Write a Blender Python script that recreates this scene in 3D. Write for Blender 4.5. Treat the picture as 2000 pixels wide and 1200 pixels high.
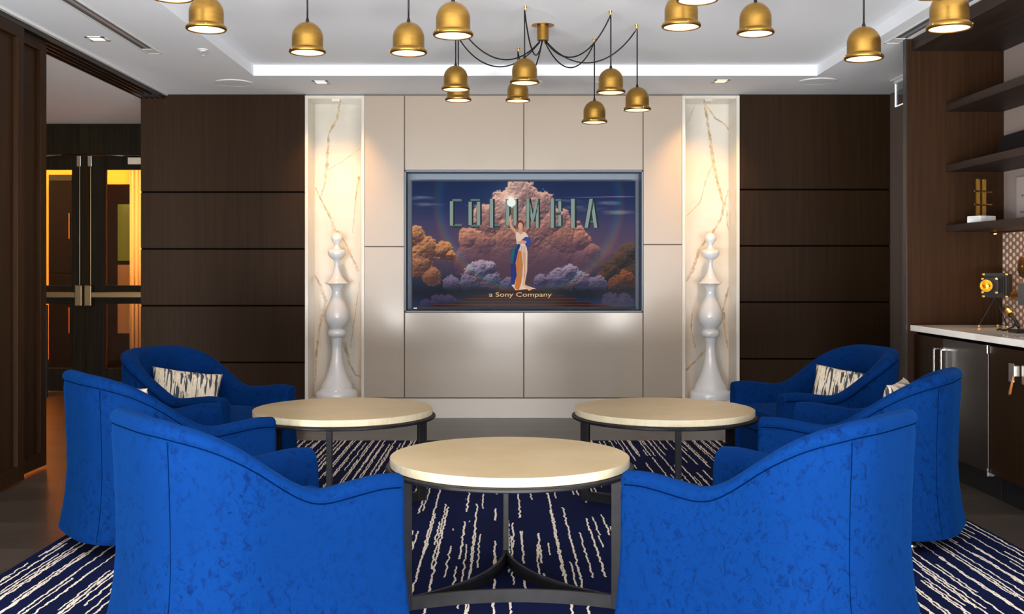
import bpy, bmesh, math, random
import numpy as np
from mathutils import Vector, Matrix

for o in list(bpy.data.objects):
    bpy.data.objects.remove(o)
scene = bpy.context.scene
COL = scene.collection
PI = math.pi

# ------------------------------------------------------------------ camera
cam_d = bpy.data.cameras.new('camera')
cam = bpy.data.objects.new('camera', cam_d)
COL.objects.link(cam)
cam.location = (0, 0, 1.24)
cam.rotation_euler = (PI/2, 0, 0)
cam_d.sensor_width = 36
cam_d.lens = 37.8
cam_d.shift_x = 0.010
cam_d.shift_y = -0.0365
cam_d.clip_start = 0.05
scene.camera = cam

# ------------------------------------------------------------------ world, exposure
scene.view_settings.view_transform = 'Standard'
scene.view_settings.look = 'None'
scene.view_settings.gamma = 1
scene.view_settings.use_curve_mapping = False
scene.view_settings.exposure = 0.0
world = bpy.data.worlds.new('world')
scene.world = world
world.use_nodes = True
bgn = world.node_tree.nodes['Background']
bgn.inputs[0].default_value = (0.62, 0.76, 1.0, 1)
bgn.inputs[1].default_value = 1.0

def light(name, kind, loc, energy, color=(1, 1, 1), target=None, **kw):
    d = bpy.data.lights.new(name, kind)
    d.energy = energy
    d.color = color
    for k, v in kw.items():
        setattr(d, k, v)
    o = bpy.data.objects.new(name, d)
    COL.objects.link(o)
    o.location = loc
    if target is not None:
        o.rotation_euler = (Vector(target) - Vector(loc)).to_track_quat('-Z', 'Y').to_euler()
    return o

# daylight coming in through the tall windows of the wall behind the camera,
# plus low fill lamps added to throw light up onto the ceiling
DAY = (1.0, 0.985, 0.96)
for i, wx in enumerate((-1.9, 0.15, 2.2)):
    light('window_daylight', 'AREA', (wx, -0.62, 1.5), 34, DAY, (wx, 4, 2.2), shape='RECTANGLE', size=1.7, size_y=2.0)
    light('window_ground_light', 'AREA', (wx, -0.50, 0.34), 300, DAY, (wx, 1.3, 2.7), shape='RECTANGLE', size=1.7, size_y=0.6)

light('window_ground_light', 'AREA', (-4.1, -0.50, 0.5), 260, DAY, (-4.1, 3.5, 2.7), shape='RECTANGLE', size=1.7, size_y=0.7)  # another added fill, for the foyer ceiling; no window stands here

# ------------------------------------------------------------------ materials
def lin(c):
    c = np.asarray(c, float) / 255.0
    return tuple(np.where(c <= 0.04045, c / 12.92, ((c + 0.055) / 1.055) ** 2.4))

def newmat(name):
    m = bpy.data.materials.new(name)
    m.use_nodes = True
    nt = m.node_tree
    return m, nt, nt.nodes['Principled BSDF']

def N(nt, typ, **kw):
    n = nt.nodes.new(typ)
    for k, v in kw.items():
        setattr(n, k, v)
    return n

def mat(name, col, rough=0.5, metal=0.0, emit=None, estr=0.0, coat=0.0, sheen=0.0, spec=None):
    m, nt, b = newmat(name)
    b.inputs['Base Color'].default_value = (*col, 1)
    b.inputs['Roughness'].default_value = rough
    b.inputs['Metallic'].default_value = metal
    if emit:
        b.inputs['Emission Color'].default_value = (*emit, 1)
        b.inputs['Emission Strength'].default_value = estr
    b.inputs['Coat Weight'].default_value = coat
    b.inputs['Coat Roughness'].default_value = 0.14
    b.inputs['Sheen Weight'].default_value = sheen
    if spec is not None:
        b.inputs['Specular IOR Level'].default_value = spec
    return m

def noisy(name, c1, c2, scale=(1, 1, 1), nscale=5, rough=0.5, bump=0.0, bscale=None, metal=0, coat=0, detail=5, lo=0.35, hi=0.65, sheen=0, coords='Object', spec=None, rough2=None):
    m, nt, b = newmat(name)
    tc = N(nt, 'ShaderNodeTexCoord')
    mp = N(nt, 'ShaderNodeMapping')
    mp.inputs['Scale'].default_value = scale
    nz = N(nt, 'ShaderNodeTexNoise')
    nz.inputs['Scale'].default_value = nscale
    nz.inputs['Detail'].default_value = detail
    cr = N(nt, 'ShaderNodeValToRGB')
    cr.color_ramp.elements[0].position = lo
    cr.color_ramp.elements[1].position = hi
    cr.color_ramp.elements[0].color = (*c1, 1)
    cr.color_ramp.elements[1].color = (*c2, 1)
    L = nt.links.new
    L(tc.outputs[coords], mp.inputs[0]); L(mp.outputs[0], nz.inputs['Vector'])
    L(nz.outputs['Fac'], cr.inputs[0]); L(cr.outputs[0], b.inputs['Base Color'])
    b.inputs['Roughness'].default_value = rough
    b.inputs['Metallic'].default_value = metal
    b.inputs['Coat Weight'].default_value = coat
    b.inputs['Coat Roughness'].default_value = 0.1
    b.inputs['Sheen Weight'].default_value = sheen
    if spec is not None:
        b.inputs['Specular IOR Level'].default_value = spec
    if rough2 is not None:
        mr = N(nt, 'ShaderNodeMapRange')
        mr.inputs['To Min'].default_value = rough
        mr.inputs['To Max'].default_value = rough2
        L(nz.outputs['Fac'], mr.inputs['Value']); L(mr.outputs[0], b.inputs['Roughness'])
    if bump:
        n2 = N(nt, 'ShaderNodeTexNoise')
        n2.inputs['Scale'].default_value = bscale or nscale * 4
        n2.inputs['Detail'].default_value = 4
        L(mp.outputs[0], n2.inputs['Vector'])
        bp = N(nt, 'ShaderNodeBump')
        bp.inputs['Strength'].default_value = bump
        bp.inputs['Distance'].default_value = 0.01
        L(n2.outputs['Fac'], bp.inputs['Height']); L(bp.outputs[0], b.inputs['Normal'])
    return m

M = {}
M['wood'] = noisy('dark_walnut_veneer', (0.0165, 0.0072, 0.0020), (0.0225, 0.0104, 0.0034), (14, 14, 0.35), 4, 0.5, 0.03, 30, spec=0.10)
M['wood_red'] = noisy('reddish_walnut_veneer', (0.021, 0.0085, 0.0030), (0.030, 0.0130, 0.0048), (14, 14, 0.35), 4, 0.48, 0.03, 30, spec=0.10)
M['wood_shelf'] = noisy('shelf_walnut_veneer', (0.024, 0.014, 0.010), (0.038, 0.024, 0.018), (10, 0.4, 10), 4, 0.5, 0.05, 30, spec=0.2)
M['black_gap'] = mat('shadow_gap_black', (0.003, 0.002, 0.0015), 0.9, spec=0.02)
M['ceiling'] = mat('matt_white_ceiling_paint', (0.82, 0.855, 0.91), 0.9)
M['foyer_ceiling'] = mat('foyer_ceiling_paint', (0.78, 0.79, 0.83), 0.8)
M['white'] = mat('white_paint', (0.75, 0.75, 0.74), 0.5)
M['lacquer'] = mat('beige_gloss_lacquer', (0.365, 0.300, 0.236), 0.34, coat=0.35)
M['lacquer_pl'] = mat('beige_plinth_lacquer', (0.58, 0.52, 0.45), 0.32, coat=0.3)
M['joint'] = mat('dark_joint', (0.12, 0.095, 0.08), 0.6)
M['taupe'] = noisy('taupe_fabric_wallcovering', (0.10, 0.070, 0.056), (0.15, 0.11, 0.09), (1, 30, 0.1), 4, 0.8)
M['steel'] = mat('brushed_steel_recess', (0.15, 0.18, 0.23), 0.5, 0.35)
M['chrome'] = mat('chrome', (0.75, 0.75, 0.75), 0.15, 1.0)
M['steel_plate'] = mat('satin_steel', (0.45, 0.42, 0.38), 0.35, 0.8)
M['black'] = mat('black_plastic', (0.008, 0.008, 0.009), 0.5, spec=0.25)
M['black_gloss'] = mat('black_gloss', (0.01, 0.01, 0.012), 0.12)
M['dark_metal'] = noisy('dark_bronze_metal', (0.006, 0.006, 0.008), (0.011, 0.0105, 0.013), (3, 3, 3), 6, 0.42, metal=0.1, spec=0.25)
M['track'] = mat('dark_aluminium_track', (0.035, 0.030, 0.027), 0.35, 0.6)
M['brass'] = noisy('brushed_antique_brass', (0.33, 0.18, 0.036), (0.39, 0.22, 0.048), (2, 2, 10), 6, 0.30, metal=0.94, rough2=0.38)
M['bronze'] = mat('aged_bronze', (0.20, 0.15, 0.08), 0.35, 0.85)
M['brass_rim'] = mat('dark_brass_rim', (0.16, 0.075, 0.016), 0.4, 0.9)
M['brass_bright'] = mat('polished_brass', (0.75, 0.46, 0.10), 0.22, 1.0)
M['diffuser'] = mat('warm_lamp_diffuser', (0.9, 0.85, 0.7), 0.5, emit=(1.0, 0.80, 0.44), estr=1.25)
M['lamp_white'] = mat('warm_downlight_lens', (0.9, 0.85, 0.7), 0.5, emit=(1.0, 0.66, 0.32), estr=2.6)
M['sculpt'] = mat('white_gloss_lacquered_resin', (0.72, 0.73, 0.75), 0.14, coat=0.6)
M['table_top'] = noisy('cream_linen_lacquer_top', (0.39, 0.285, 0.145), (0.46, 0.345, 0.195), (1, 1, 1), 5, 0.36, 0.04, 260, detail=8, lo=0.3, hi=0.7)
M['table_edge'] = noisy('cream_tabletop_edge', (0.50, 0.44, 0.29), (0.56, 0.50, 0.35), (6, 6, 1), 9, 0.35)  # paler than the top: window light on the edge put into the colour
M['quartz'] = noisy('white_quartz_counter', (0.72, 0.68, 0.62), (0.82, 0.79, 0.74), (1, 1, 1), 2, 0.08, lo=0.36, hi=0.42)
M['marble_block'] = noisy('white_marble_block', (0.55, 0.56, 0.56), (0.78, 0.78, 0.77), (1, 1, 1), 14, 0.3)
M['leather'] = mat('tan_leather', (0.35, 0.12, 0.03), 0.5)
M['door_wood'] = noisy('dark_door_wood', (0.008, 0.005, 0.002), (0.015, 0.010, 0.004), (12, 12, 0.4), 4, 0.5, spec=0.08)
M['orange_wall'] = mat('amber_painted_wall', (0.85, 0.38, 0.045), 0.8)
M['curtain'] = mat('pale_orange_curtain', (0.75, 0.45, 0.20), 0.8)
M['foyer_wall'] = mat('foyer_wall_paint', (0.35, 0.27, 0.18), 0.8)
M['backsplash_wall'] = mat('taupe_back_wall', (0.34, 0.27, 0.245), 0.6)
M['picture'] = mat('pale_canvas', (0.42, 0.36, 0.35), 0.7)
M['picture_line'] = mat('grey_brush_lines', (0.20, 0.17, 0.17), 0.7)
M['navy_box'] = mat('dark_navy_lacquer', (0.008, 0.010, 0.022), 0.3)
M['fridge'] = noisy('dark_brushed_steel', (0.020, 0.013, 0.010), (0.028, 0.019, 0.015), (1, 1, 1), 3, 0.33, metal=0.3)

def glass_mat(name, col, a):
    m, nt, b = newmat(name)
    tr = N(nt, 'ShaderNodeBsdfTransparent')
    tr.inputs[0].default_value = (*col, 1)
    gl = N(nt, 'ShaderNodeBsdfGlossy')
    gl.inputs['Roughness'].default_value = 0.02
    mx = N(nt, 'ShaderNodeMixShader')
    mx.inputs[0].default_value = a
    out = nt.nodes['Material Output']
    nt.links.new(tr.outputs[0], mx.inputs[1]); nt.links.new(gl.outputs[0], mx.inputs[2])
    nt.links.new(mx.outputs[0], out.inputs['Surface'])
    return m
M['glass'] = glass_mat('clear_door_glass', (0.95, 0.92, 0.85), 0.025)
M['acrylic'] = glass_mat('clear_acrylic', (0.93, 0.95, 0.97), 0.15)
M['lit_edge'] = mat('edge_lit_acrylic', (0.9, 0.9, 0.9), 0.3, emit=(0.9, 0.95, 1), estr=0.7)

def math_node(nt, op, a, b=None, c=None, clamp=False):
    n = N(nt, 'ShaderNodeMath', operation=op)
    n.use_clamp = clamp
    for i, v in enumerate((a, b, c)):
        if v is None:
            continue
        if isinstance(v, (int, float)):
            n.inputs[i].default_value = v
        else:
            nt.links.new(v, n.inputs[i])
    return n.outputs[0]

def velvet():
    m, nt, b = newmat('royal_blue_velvet')
    L = nt.links.new
    tc = N(nt, 'ShaderNodeTexCoord')
    mp = N(nt, 'ShaderNodeMapping'); mp.inputs['Scale'].default_value = (1, 1, 0.8)
    L(tc.outputs['Object'], mp.inputs[0])
    n1 = N(nt, 'ShaderNodeTexNoise'); n1.inputs['Scale'].default_value = 42; n1.inputs['Detail'].default_value = 9; n1.inputs['Roughness'].default_value = 0.72; n1.inputs['Distortion'].default_value = 0.9
    n2 = N(nt, 'ShaderNodeTexNoise'); n2.inputs['Scale'].default_value = 4.5; n2.inputs['Detail'].default_value = 3
    L(mp.outputs[0], n1.inputs['Vector']); L(mp.outputs[0], n2.inputs['Vector'])
    # crushed flecks appear where the pile has been brushed
    a = math_node(nt, 'SUBTRACT', n2.outputs['Fac'], 0.30)
    a = math_node(nt, 'MULTIPLY', a, 4.0, clamp=True)
    cr = N(nt, 'ShaderNodeValToRGB')
    cr.color_ramp.elements[0].position = 0.36; cr.color_ramp.elements[0].color = (0.0001, 0.0075, 0.050, 1)
    cr.color_ramp.elements[1].position = 0.49; cr.color_ramp.elements[1].color = (0.0002, 0.0185, 0.098, 1)
    L(n1.outputs['Fac'], cr.inputs[0])
    mx = N(nt, 'ShaderNodeMix', data_type='RGBA')
    mx.inputs['A'].default_value = (0.0002, 0.0175, 0.093, 1)
    L(a, mx.inputs['Factor']); L(cr.outputs[0], mx.inputs['B'])
    L(mx.outputs['Result'], b.inputs['Base Color'])
    b.inputs['Roughness'].default_value = 0.85
    b.inputs['Specular IOR Level'].default_value = 0.05
    b.inputs['Sheen Weight'].default_value = 0.18
    b.inputs['Sheen Roughness'].default_value = 0.4
    b.inputs['Sheen Tint'].default_value = (0.01, 0.14, 0.5, 1)
    bp = N(nt, 'ShaderNodeBump'); bp.inputs['Strength'].default_value = 0.4; bp.inputs['Distance'].default_value = 0.004
    L(n1.outputs['Fac'], bp.inputs['Height']); L(bp.outputs[0], b.inputs['Normal'])
    return m
M['velvet'] = velvet()
M['velvet_seam'] = mat('navy_seam_thread', (0.0002, 0.005, 0.028), 1.0, spec=0.0)

def pillow_mat():
    m, nt, b = newmat('brushstroke_print_fabric')
    L = nt.links.new
    tc = N(nt, 'ShaderNodeTexCoord')
    mp = N(nt, 'ShaderNodeMapping'); mp.inputs['Scale'].default_value = (44, 8, 4.5); mp.inputs['Rotation'].default_value = (0, 0.14, 0)
    L(tc.outputs['Object'], mp.inputs[0])
    n1 = N(nt, 'ShaderNodeTexNoise'); n1.inputs['Scale'].default_value = 1.7; n1.inputs['Detail'].default_value = 3; n1.inputs['Distortion'].default_value = 0.5
    L(mp.outputs[0], n1.inputs['Vector'])
    cr = N(nt, 'ShaderNodeValToRGB')
    e = cr.color_ramp.elements
    e[0].position = 0.0; e[0].color = (0.02, 0.022, 0.025, 1)
    e[1].position = 0.445; e[1].color = (0.03, 0.04, 0.05, 1)
    for p, c in ((0.468, (0.14, 0.15, 0.15, 1)), (0.476, (0.62, 0.52, 0.38, 1)), (0.60, (0.60, 0.50, 0.37, 1)), (0.605, (0.38, 0.22, 0.05, 1)), (0.63, (0.64, 0.57, 0.46, 1))):
        x = e.new(p); x.color = c
    L(n1.outputs['Fac'], cr.inputs[0]); L(cr.outputs[0], b.inputs['Base Color'])
    b.inputs['Roughness'].default_value = 0.8
    return m
M['pillow'] = pillow_mat()

def floor_mat():
    m, nt, b = newmat('grey_brown_plank_floor')
    L = nt.links.new
    tc = N(nt, 'ShaderNodeTexCoord')
    mp = N(nt, 'ShaderNodeMapping')
    L(tc.outputs['Object'], mp.inputs[0])
    br = N(nt, 'ShaderNodeTexBrick')
    br.offset = 0.37; br.squash = 1
    br.inputs['Scale'].default_value = 1
    br.inputs['Brick Width'].default_value = 1.5
    br.inputs['Row Height'].default_value = 0.165
    br.inputs['Mortar Size'].default_value = 0.0022
    br.inputs['Color1'].default_value = (0.080, 0.060, 0.046, 1)
    br.inputs['Color2'].default_value = (0.045, 0.033, 0.026, 1)
    br.inputs['Mortar'].default_value = (0.015, 0.011, 0.009, 1)
    L(mp.outputs[0], br.inputs['Vector'])
    m2 = N(nt, 'ShaderNodeMapping'); m2.inputs['Scale'].default_value = (1.2, 22, 1)
    L(tc.outputs['Object'], m2.inputs[0])
    nz = N(nt, 'ShaderNodeTexNoise'); nz.inputs['Scale'].default_value = 2.2; nz.inputs['Detail'].default_value = 6
    L(m2.outputs[0], nz.inputs['Vector'])
    mr = N(nt, 'ShaderNodeMapRange'); mr.inputs['To Min'].default_value = 0.72; mr.inputs['To Max'].default_value = 1.28
    L(nz.outputs['Fac'], mr.inputs['Value'])
    mx = N(nt, 'ShaderNodeMix', data_type='RGBA', blend_type='MULTIPLY'); mx.inputs['Factor'].default_value = 1
    L(br.outputs['Color'], mx.inputs['A']); L(mr.outputs[0], mx.inputs['B'])
    L(mx.outputs['Result'], b.inputs['Base Color'])
    b.inputs['Roughness'].default_value = 0.34
    return m
M['floor'] = floor_mat()

def rug_mat():
    # navy pile with broken, wavering cream lines running away from the camera
    m, nt, b = newmat('navy_rug_with_cream_lines')
    L = nt.links.new
    tc = N(nt, 'ShaderNodeTexCoord')
    sp = N(nt, 'ShaderNodeSeparateXYZ')
    L(tc.outputs['Object'], sp.inputs[0])
    X, Y = sp.outputs[0], sp.outputs[1]
    total = None
    for k, (pitch, off, thr, width) in enumerate(((0.074, 0.0, 0.44, 0.0042), (0.093, 0.037, 0.52, 0.0036), (0.061, 0.021, 0.55, 0.0034))):
        wv = N(nt, 'ShaderNodeTexNoise', noise_dimensions='3D')
        wv.inputs['Scale'].default_value = 16; wv.inputs['Detail'].default_value = 3
        cb = N(nt, 'ShaderNodeCombineXYZ')
        L(math_node(nt, 'MULTIPLY', X, 0.6), cb.inputs[0]); L(Y, cb.inputs[1]); cb.inputs[2].default_value = k * 7.3
        L(cb.outputs[0], wv.inputs['Vector'])
        x = math_node(nt, 'ADD', X, off + 50)
        x = math_node(nt, 'MULTIPLY_ADD', wv.outputs['Fac'], 0.026, x)
        x = math_node(nt, 'DIVIDE', x, pitch)
        idx = math_node(nt, 'FLOOR', x)
        fr = math_node(nt, 'FRACT', x)
        wn = N(nt, 'ShaderNodeTexWhiteNoise', noise_dimensions='1D')
        L(idx, wn.inputs['W'])
        cen = math_node(nt, 'MULTIPLY_ADD', wn.outputs['Value'], 0.6, 0.2)
        d = math_node(nt, 'ABSOLUTE', math_node(nt, 'SUBTRACT', fr, cen))
        d = math_node(nt, 'MULTIPLY', d, pitch)
        # ragged width
        rg = N(nt, 'ShaderNodeTexNoise'); rg.inputs['Scale'].default_value = 60; rg.inputs['Detail'].default_value = 2
        L(tc.outputs['Object'], rg.inputs['Vector'])
        w = math_node(nt, 'MULTIPLY', math_node(nt, 'MULTIPLY_ADD', rg.outputs['Fac'], 2.2, -0.1), width)
        ln = math_node(nt, 'LESS_THAN', d, w)
        # broken along the length, in bands
        n1 = N(nt, 'ShaderNodeTexNoise', noise_dimensions='2D'); n1.inputs['Scale'].default_value = 1.0; n1.inputs['Detail'].default_value = 0
        c2 = N(nt, 'ShaderNodeCombineXYZ')
        L(math_node(nt, 'MULTIPLY', idx, 3.71), c2.inputs[0]); L(math_node(nt, 'MULTIPLY_ADD', Y, 1.5, wn.outputs['Value']), c2.inputs[1])
        L(c2.outputs[0], n1.inputs['Vector'])
        n3 = N(nt, 'ShaderNodeTexNoise', noise_dimensions='2D'); n3.inputs['Scale'].default_value = 1.0; n3.inputs['Detail'].default_value = 0
        c3 = N(nt, 'ShaderNodeCombineXYZ')
        L(math_node(nt, 'MULTIPLY', X, 0.5), c3.inputs[0]); L(math_node(nt, 'MULTIPLY', Y, 1.1), c3.inputs[1])
        L(c3.outputs[0], n3.inputs['Vector'])
        v = math_node(nt, 'ADD', math_node(nt, 'MULTIPLY', n1.outputs['Fac'], 0.65), math_node(nt, 'MULTIPLY', n3.outputs['Fac'], 0.35))
        v = math_node(nt, 'MULTIPLY_ADD', math_node(nt, 'ABSOLUTE', X), 0.085, v)
        on = math_node(nt, 'GREATER_THAN', v, thr + 0.035)
        r = math_node(nt, 'MULTIPLY', ln, on)
        total = r if total is None else math_node(nt, 'MAXIMUM', total, r)
    nz = N(nt, 'ShaderNodeTexNoise'); nz.inputs['Scale'].default_value = 3
    L(tc.outputs['Object'], nz.inputs['Vector'])
    cr = N(nt, 'ShaderNodeValToRGB')
    cr.color_ramp.elements[0].color = (0.0012, 0.0028, 0.019, 1)
    cr.color_ramp.elements[1].color = (0.002, 0.007, 0.046, 1)
    L(nz.outputs['Fac'], cr.inputs[0])
    mx = N(nt, 'ShaderNodeMix', data_type='RGBA')
    mx.inputs['B'].default_value = (0.74, 0.64, 0.51, 1)
    L(total, mx.inputs['Factor']); L(cr.outputs[0], mx.inputs['A'])
    L(mx.outputs['Result'], b.inputs['Base Color'])
    b.inputs['Roughness'].default_value = 0.95
    b.inputs['Specular IOR Level'].default_value = 0.1
    bp = N(nt, 'ShaderNodeBump'); bp.inputs['Strength'].default_value = 0.4; bp.inputs['Distance'].default_value = 0.004
    L(total, bp.inputs['Height']); L(bp.outputs[0], b.inputs['Normal'])
    return m
M['rug'] = rug_mat()

def marble_mat():
    m = noisy('white_marble_slab', (0.60, 0.57, 0.50), (0.66, 0.63, 0.57), (1, 1, 1), 2.5, 0.16, lo=0.4, hi=0.6)
    return m
M['marble'] = marble_mat()
M['vein'] = noisy('ochre_grey_marble_vein', (0.36, 0.28, 0.18), (0.60, 0.50, 0.36), (1, 1, 1), 18, 0.16)

def tile_mat():
    m, nt, b = newmat('oval_mosaic_tile')
    L = nt.links.new
    tc = N(nt, 'ShaderNodeTexCoord')
    sp = N(nt, 'ShaderNodeSeparateXYZ')
    L(tc.outputs['Object'], sp.inputs[0])
    res = None
    pw, ph = 0.090, 0.046
    for ox, oz in ((0, 0), (0.5, 0.5)):
        x = math_node(nt, 'FRACT', math_node(nt, 'ADD', math_node(nt, 'DIVIDE', sp.outputs[1], pw), ox + 40))
        z = math_node(nt, 'FRACT', math_node(nt, 'ADD', math_node(nt, 'DIVIDE', sp.outputs[2], ph), oz + 40))
        dx = math_node(nt, 'MULTIPLY', math_node(nt, 'SUBTRACT', x, 0.5), 4.2)
        dz = math_node(nt, 'MULTIPLY', math_node(nt, 'SUBTRACT', z, 0.5), 2.9)
        d = math_node(nt, 'ADD', math_node(nt, 'MULTIPLY', dx, dx), math_node(nt, 'MULTIPLY', dz, dz))
        v = math_node(nt, 'SUBTRACT', 1.0, d, clamp=True)
        res = v if res is None else math_node(nt, 'MAXIMUM', res, v)
    cr = N(nt, 'ShaderNodeValToRGB')
    cr.color_ramp.elements[0].position = 0.25; cr.color_ramp.elements[0].color = (0.30, 0.17, 0.115, 1)
    cr.color_ramp.elements[1].position = 0.38; cr.color_ramp.elements[1].color = (0.75, 0.66, 0.60, 1)
    L(res, cr.inputs[0]); L(cr.outputs[0], b.inputs['Base Color'])
    b.inputs['Roughness'].default_value = 0.25
    bp = N(nt, 'ShaderNodeBump'); bp.inputs['Strength'].default_value = 0.6; bp.inputs['Distance'].default_value = 0.004
    L(res, bp.inputs['Height']); L(bp.outputs[0], b.inputs['Normal'])
    return m
M['tile'] = tile_mat()

# ------------------------------------------------------------------ mesh builder
class MB:
    def __init__(s):
        s.v = []; s.f = []; s.mi = []
    def add(s, vs, fs, mi=0):
        n = len(s.v)
        s.v += [tuple(v) for v in vs]
        s.f += [tuple(i + n for i in f) for f in fs]
        s.mi += [mi] * len(fs)
        return s
    def box(s, x0, x1, y0, y1, z0, z1, mi=0):
        vs = [(x, y, z) for x in (x0, x1) for y in (y0, y1) for z in (z0, z1)]
        return s.add(vs, [(0, 1, 3, 2), (4, 6, 7, 5), (0, 4, 5, 1), (2, 3, 7, 6), (0, 2, 6, 4), (1, 5, 7, 3)], mi)
    def tube(s, pts, r, n=10, mi=0, cap=True):
        pts = [Vector(p) for p in pts]
        rs = r if isinstance(r, (list, tuple)) else [r] * len(pts)
        vs = []; fs = []
        t0 = (pts[1] - pts[0]).normalized()
        up = Vector((0, 0, 1)) if abs(t0.z) < 0.9 else Vector((1, 0, 0))
        a = t0.cross(up).normalized()
        for i, p in enumerate(pts):
            if i == 0: t = pts[1] - pts[0]
            elif i == len(pts) - 1: t = pts[-1] - pts[-2]
            else: t = (pts[i + 1] - pts[i]).normalized() + (pts[i] - pts[i - 1]).normalized()
            t = t.normalized() if t.length > 1e-9 else t0
            a = (a - t * a.dot(t)).normalized()
            bb = t.cross(a)
            for k in range(n):
                q = 2 * PI * k / n
                vs.append(p + (a * math.cos(q) + bb * math.sin(q)) * rs[i])
        for i in range(len(pts) - 1):
            for k in range(n):
                k2 = (k + 1) % n
                fs.append((i * n + k, i * n + k2, (i + 1) * n + k2, (i + 1) * n + k))
        if cap:
            fs.append(tuple(range(n - 1, -1, -1)))
            fs.append(tuple((len(pts) - 1) * n + k for k in range(n)))
        return s.add(vs, fs, mi)
    def lathe(s, prof, cx=0, cy=0, z0=0, n=48, mi=0, cap=True):
        vs = []; fs = []
        for r, z in prof:
            for k in range(n):
                q = 2 * PI * k / n
                vs.append((cx + r * math.cos(q), cy + r * math.sin(q), z0 + z))
        for i in range(len(prof) - 1):
            for k in range(n):
                k2 = (k + 1) % n
                fs.append((i * n + k, i * n + k2, (i + 1) * n + k2, (i + 1) * n + k))
        if cap:
            fs.append(tuple(range(n - 1, -1, -1)))
            fs.append(tuple((len(prof) - 1) * n + k for k in range(n)))
        return s.add(vs, fs, mi)
    def prism(s, poly, axis, a0, a1, mi=0):
        # poly in the plane perpendicular to axis
        def P(u, v, w):
            return {'x': (w, u, v), 'y': (u, w, v), 'z': (u, v, w)}[axis]
        n = len(poly)
        vs = [P(u, v, a0) for u, v in poly] + [P(u, v, a1) for u, v in poly]
        fs = [tuple(range(n - 1, -1, -1)), tuple(range(n, 2 * n))]
        fs += [(i, (i + 1) % n, n + (i + 1) % n, n + i) for i in range(n)]
        return s.add(vs, fs, mi)
    def build(s, name, mats, parent=None, loc=(0, 0, 0), smooth=False, bevel=0, sub=0, rot=None, autosm=None, fixn=True):
        me = bpy.data.meshes.new(name)
        me.from_pydata(s.v, [], s.f)
        if not isinstance(mats, (list, tuple)): mats = [mats]
        for m_ in mats: me.materials.append(m_)
        me.polygons.foreach_set('material_index', s.mi)
        if fixn:
            bm = bmesh.new(); bm.from_mesh(me)
            bmesh.ops.recalc_face_normals(bm, faces=bm.faces)
            bm.to_mesh(me); bm.free()
        if smooth:
            me.polygons.foreach_set('use_smooth', [True] * len(me.polygons))
            if autosm:
                me.set_sharp_from_angle(angle=math.radians(autosm))
        me.update()
        o = bpy.data.objects.new(name, me)
        COL.objects.link(o)
        o.location = loc
        if rot: o.rotation_euler = rot
        if parent is not None: o.parent = parent
        if bevel:
            b = o.modifiers.new('bevel', 'BEVEL'); b.width = bevel; b.segments = 2; b.limit_method = 'ANGLE'
        if sub:
            q = o.modifiers.new('sub', 'SUBSURF'); q.levels = sub; q.render_levels = sub
        return o

def tag(o, label=None, cat=None, group=None, kind=None):
    if label: o['label'] = label
    if cat: o['category'] = cat
    if group: o['group'] = group
    if kind: o['kind'] = kind
    return o
def thing(name, label, cat, loc=(0, 0, 0), rz=0, group=None, kind=None):
    o = bpy.data.objects.new(name, None)
    COL.objects.link(o)
    o.empty_display_size = 0.1
    o.location = loc; o.rotation_euler = (0, 0, rz)
    return tag(o, label, cat, group, kind)
def copy_tree(o, parent=None):
    c = o.copy(); COL.objects.link(c)
    if parent is not None: c.parent = parent
    for ch in list(o.children): copy_tree(ch, c)
    return c

# wall-plane helpers: photo pixel -> metres on the back wall plane
WY = 8.97
S = 2100 / WY
def wx(px): return (px - 980) / S
def wz(py): return 1.24 + (527 - py) / S
CZ = 2.706          # ceiling height
TZ = 2.787          # tray ceiling height
FLOOR = 0.0

# ------------------------------------------------------------------ room shell
fl = MB().box(-6.6, 3.6, -1.9, 14.0, -0.1, 0).build('floor', M['floor'])
tag(fl, kind='structure')

TX0, TX1, TY1, TY0 = -1.875, 2.38, 8.12, 1.2
c = MB()
c.box(-3.02, TX0, -1.6, 9.4, CZ, CZ + 0.25)
c.box(TX1, 3.4, -1.6, 9.4, CZ, CZ + 0.25)
c.box(TX0, TX1, TY1, 9.4, CZ, CZ + 0.25)
c.box(TX0, TX1, -1.6, TY0, CZ, CZ + 0.25)
c.box(TX0, TX1, TY0, TY1, TZ, TZ + 0.169)
tag(c.build('ceiling', M['ceiling']), kind='structure')
tag(MB().box(-6.6, -3.02, -1.6, 11.0, CZ + 0.002, CZ + 0.25).build('ceiling_foyer', M['foyer_ceiling']), kind='structure')

# back wall with cladding
wb = thing('wall_back', None, None, (0, 0, 0), kind='structure')
b = MB(); b.box(-3.02, 3.4, 9.32, 9.45, 0, CZ); b.build('wall_core', M['foyer_wall'], wb)
# wood panels: four stacked lapped boards left, four right
def wood_boards(x0, x1, ys):
    for i in range(len(ys) - 1):
        zt, zb = wz(ys[i]), wz(ys[i + 1])
        m = MB()
        m.prism([(WY, zb + 0.010), (WY + 0.0, zt - 0.006), (WY + 0.02, zt), (WY + 0.35, zt), (WY + 0.35, zb + 0.010)], 'x', x0, x1)
        m.build('wood_panel', M['wood'], wb)
        MB().box(x0, x1, WY + 0.016, WY + 0.34, zb, zb + 0.010).build('shadow_gap', M['black_gap'], wb)
wood_boards(wx(275), wx(595.5), [183.6, 376, 487, 598, 709, 817.5])
wood_boards(wx(1444.5), wx(1740), [183.6, 371, 481, 591, 702, 817.5])

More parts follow.
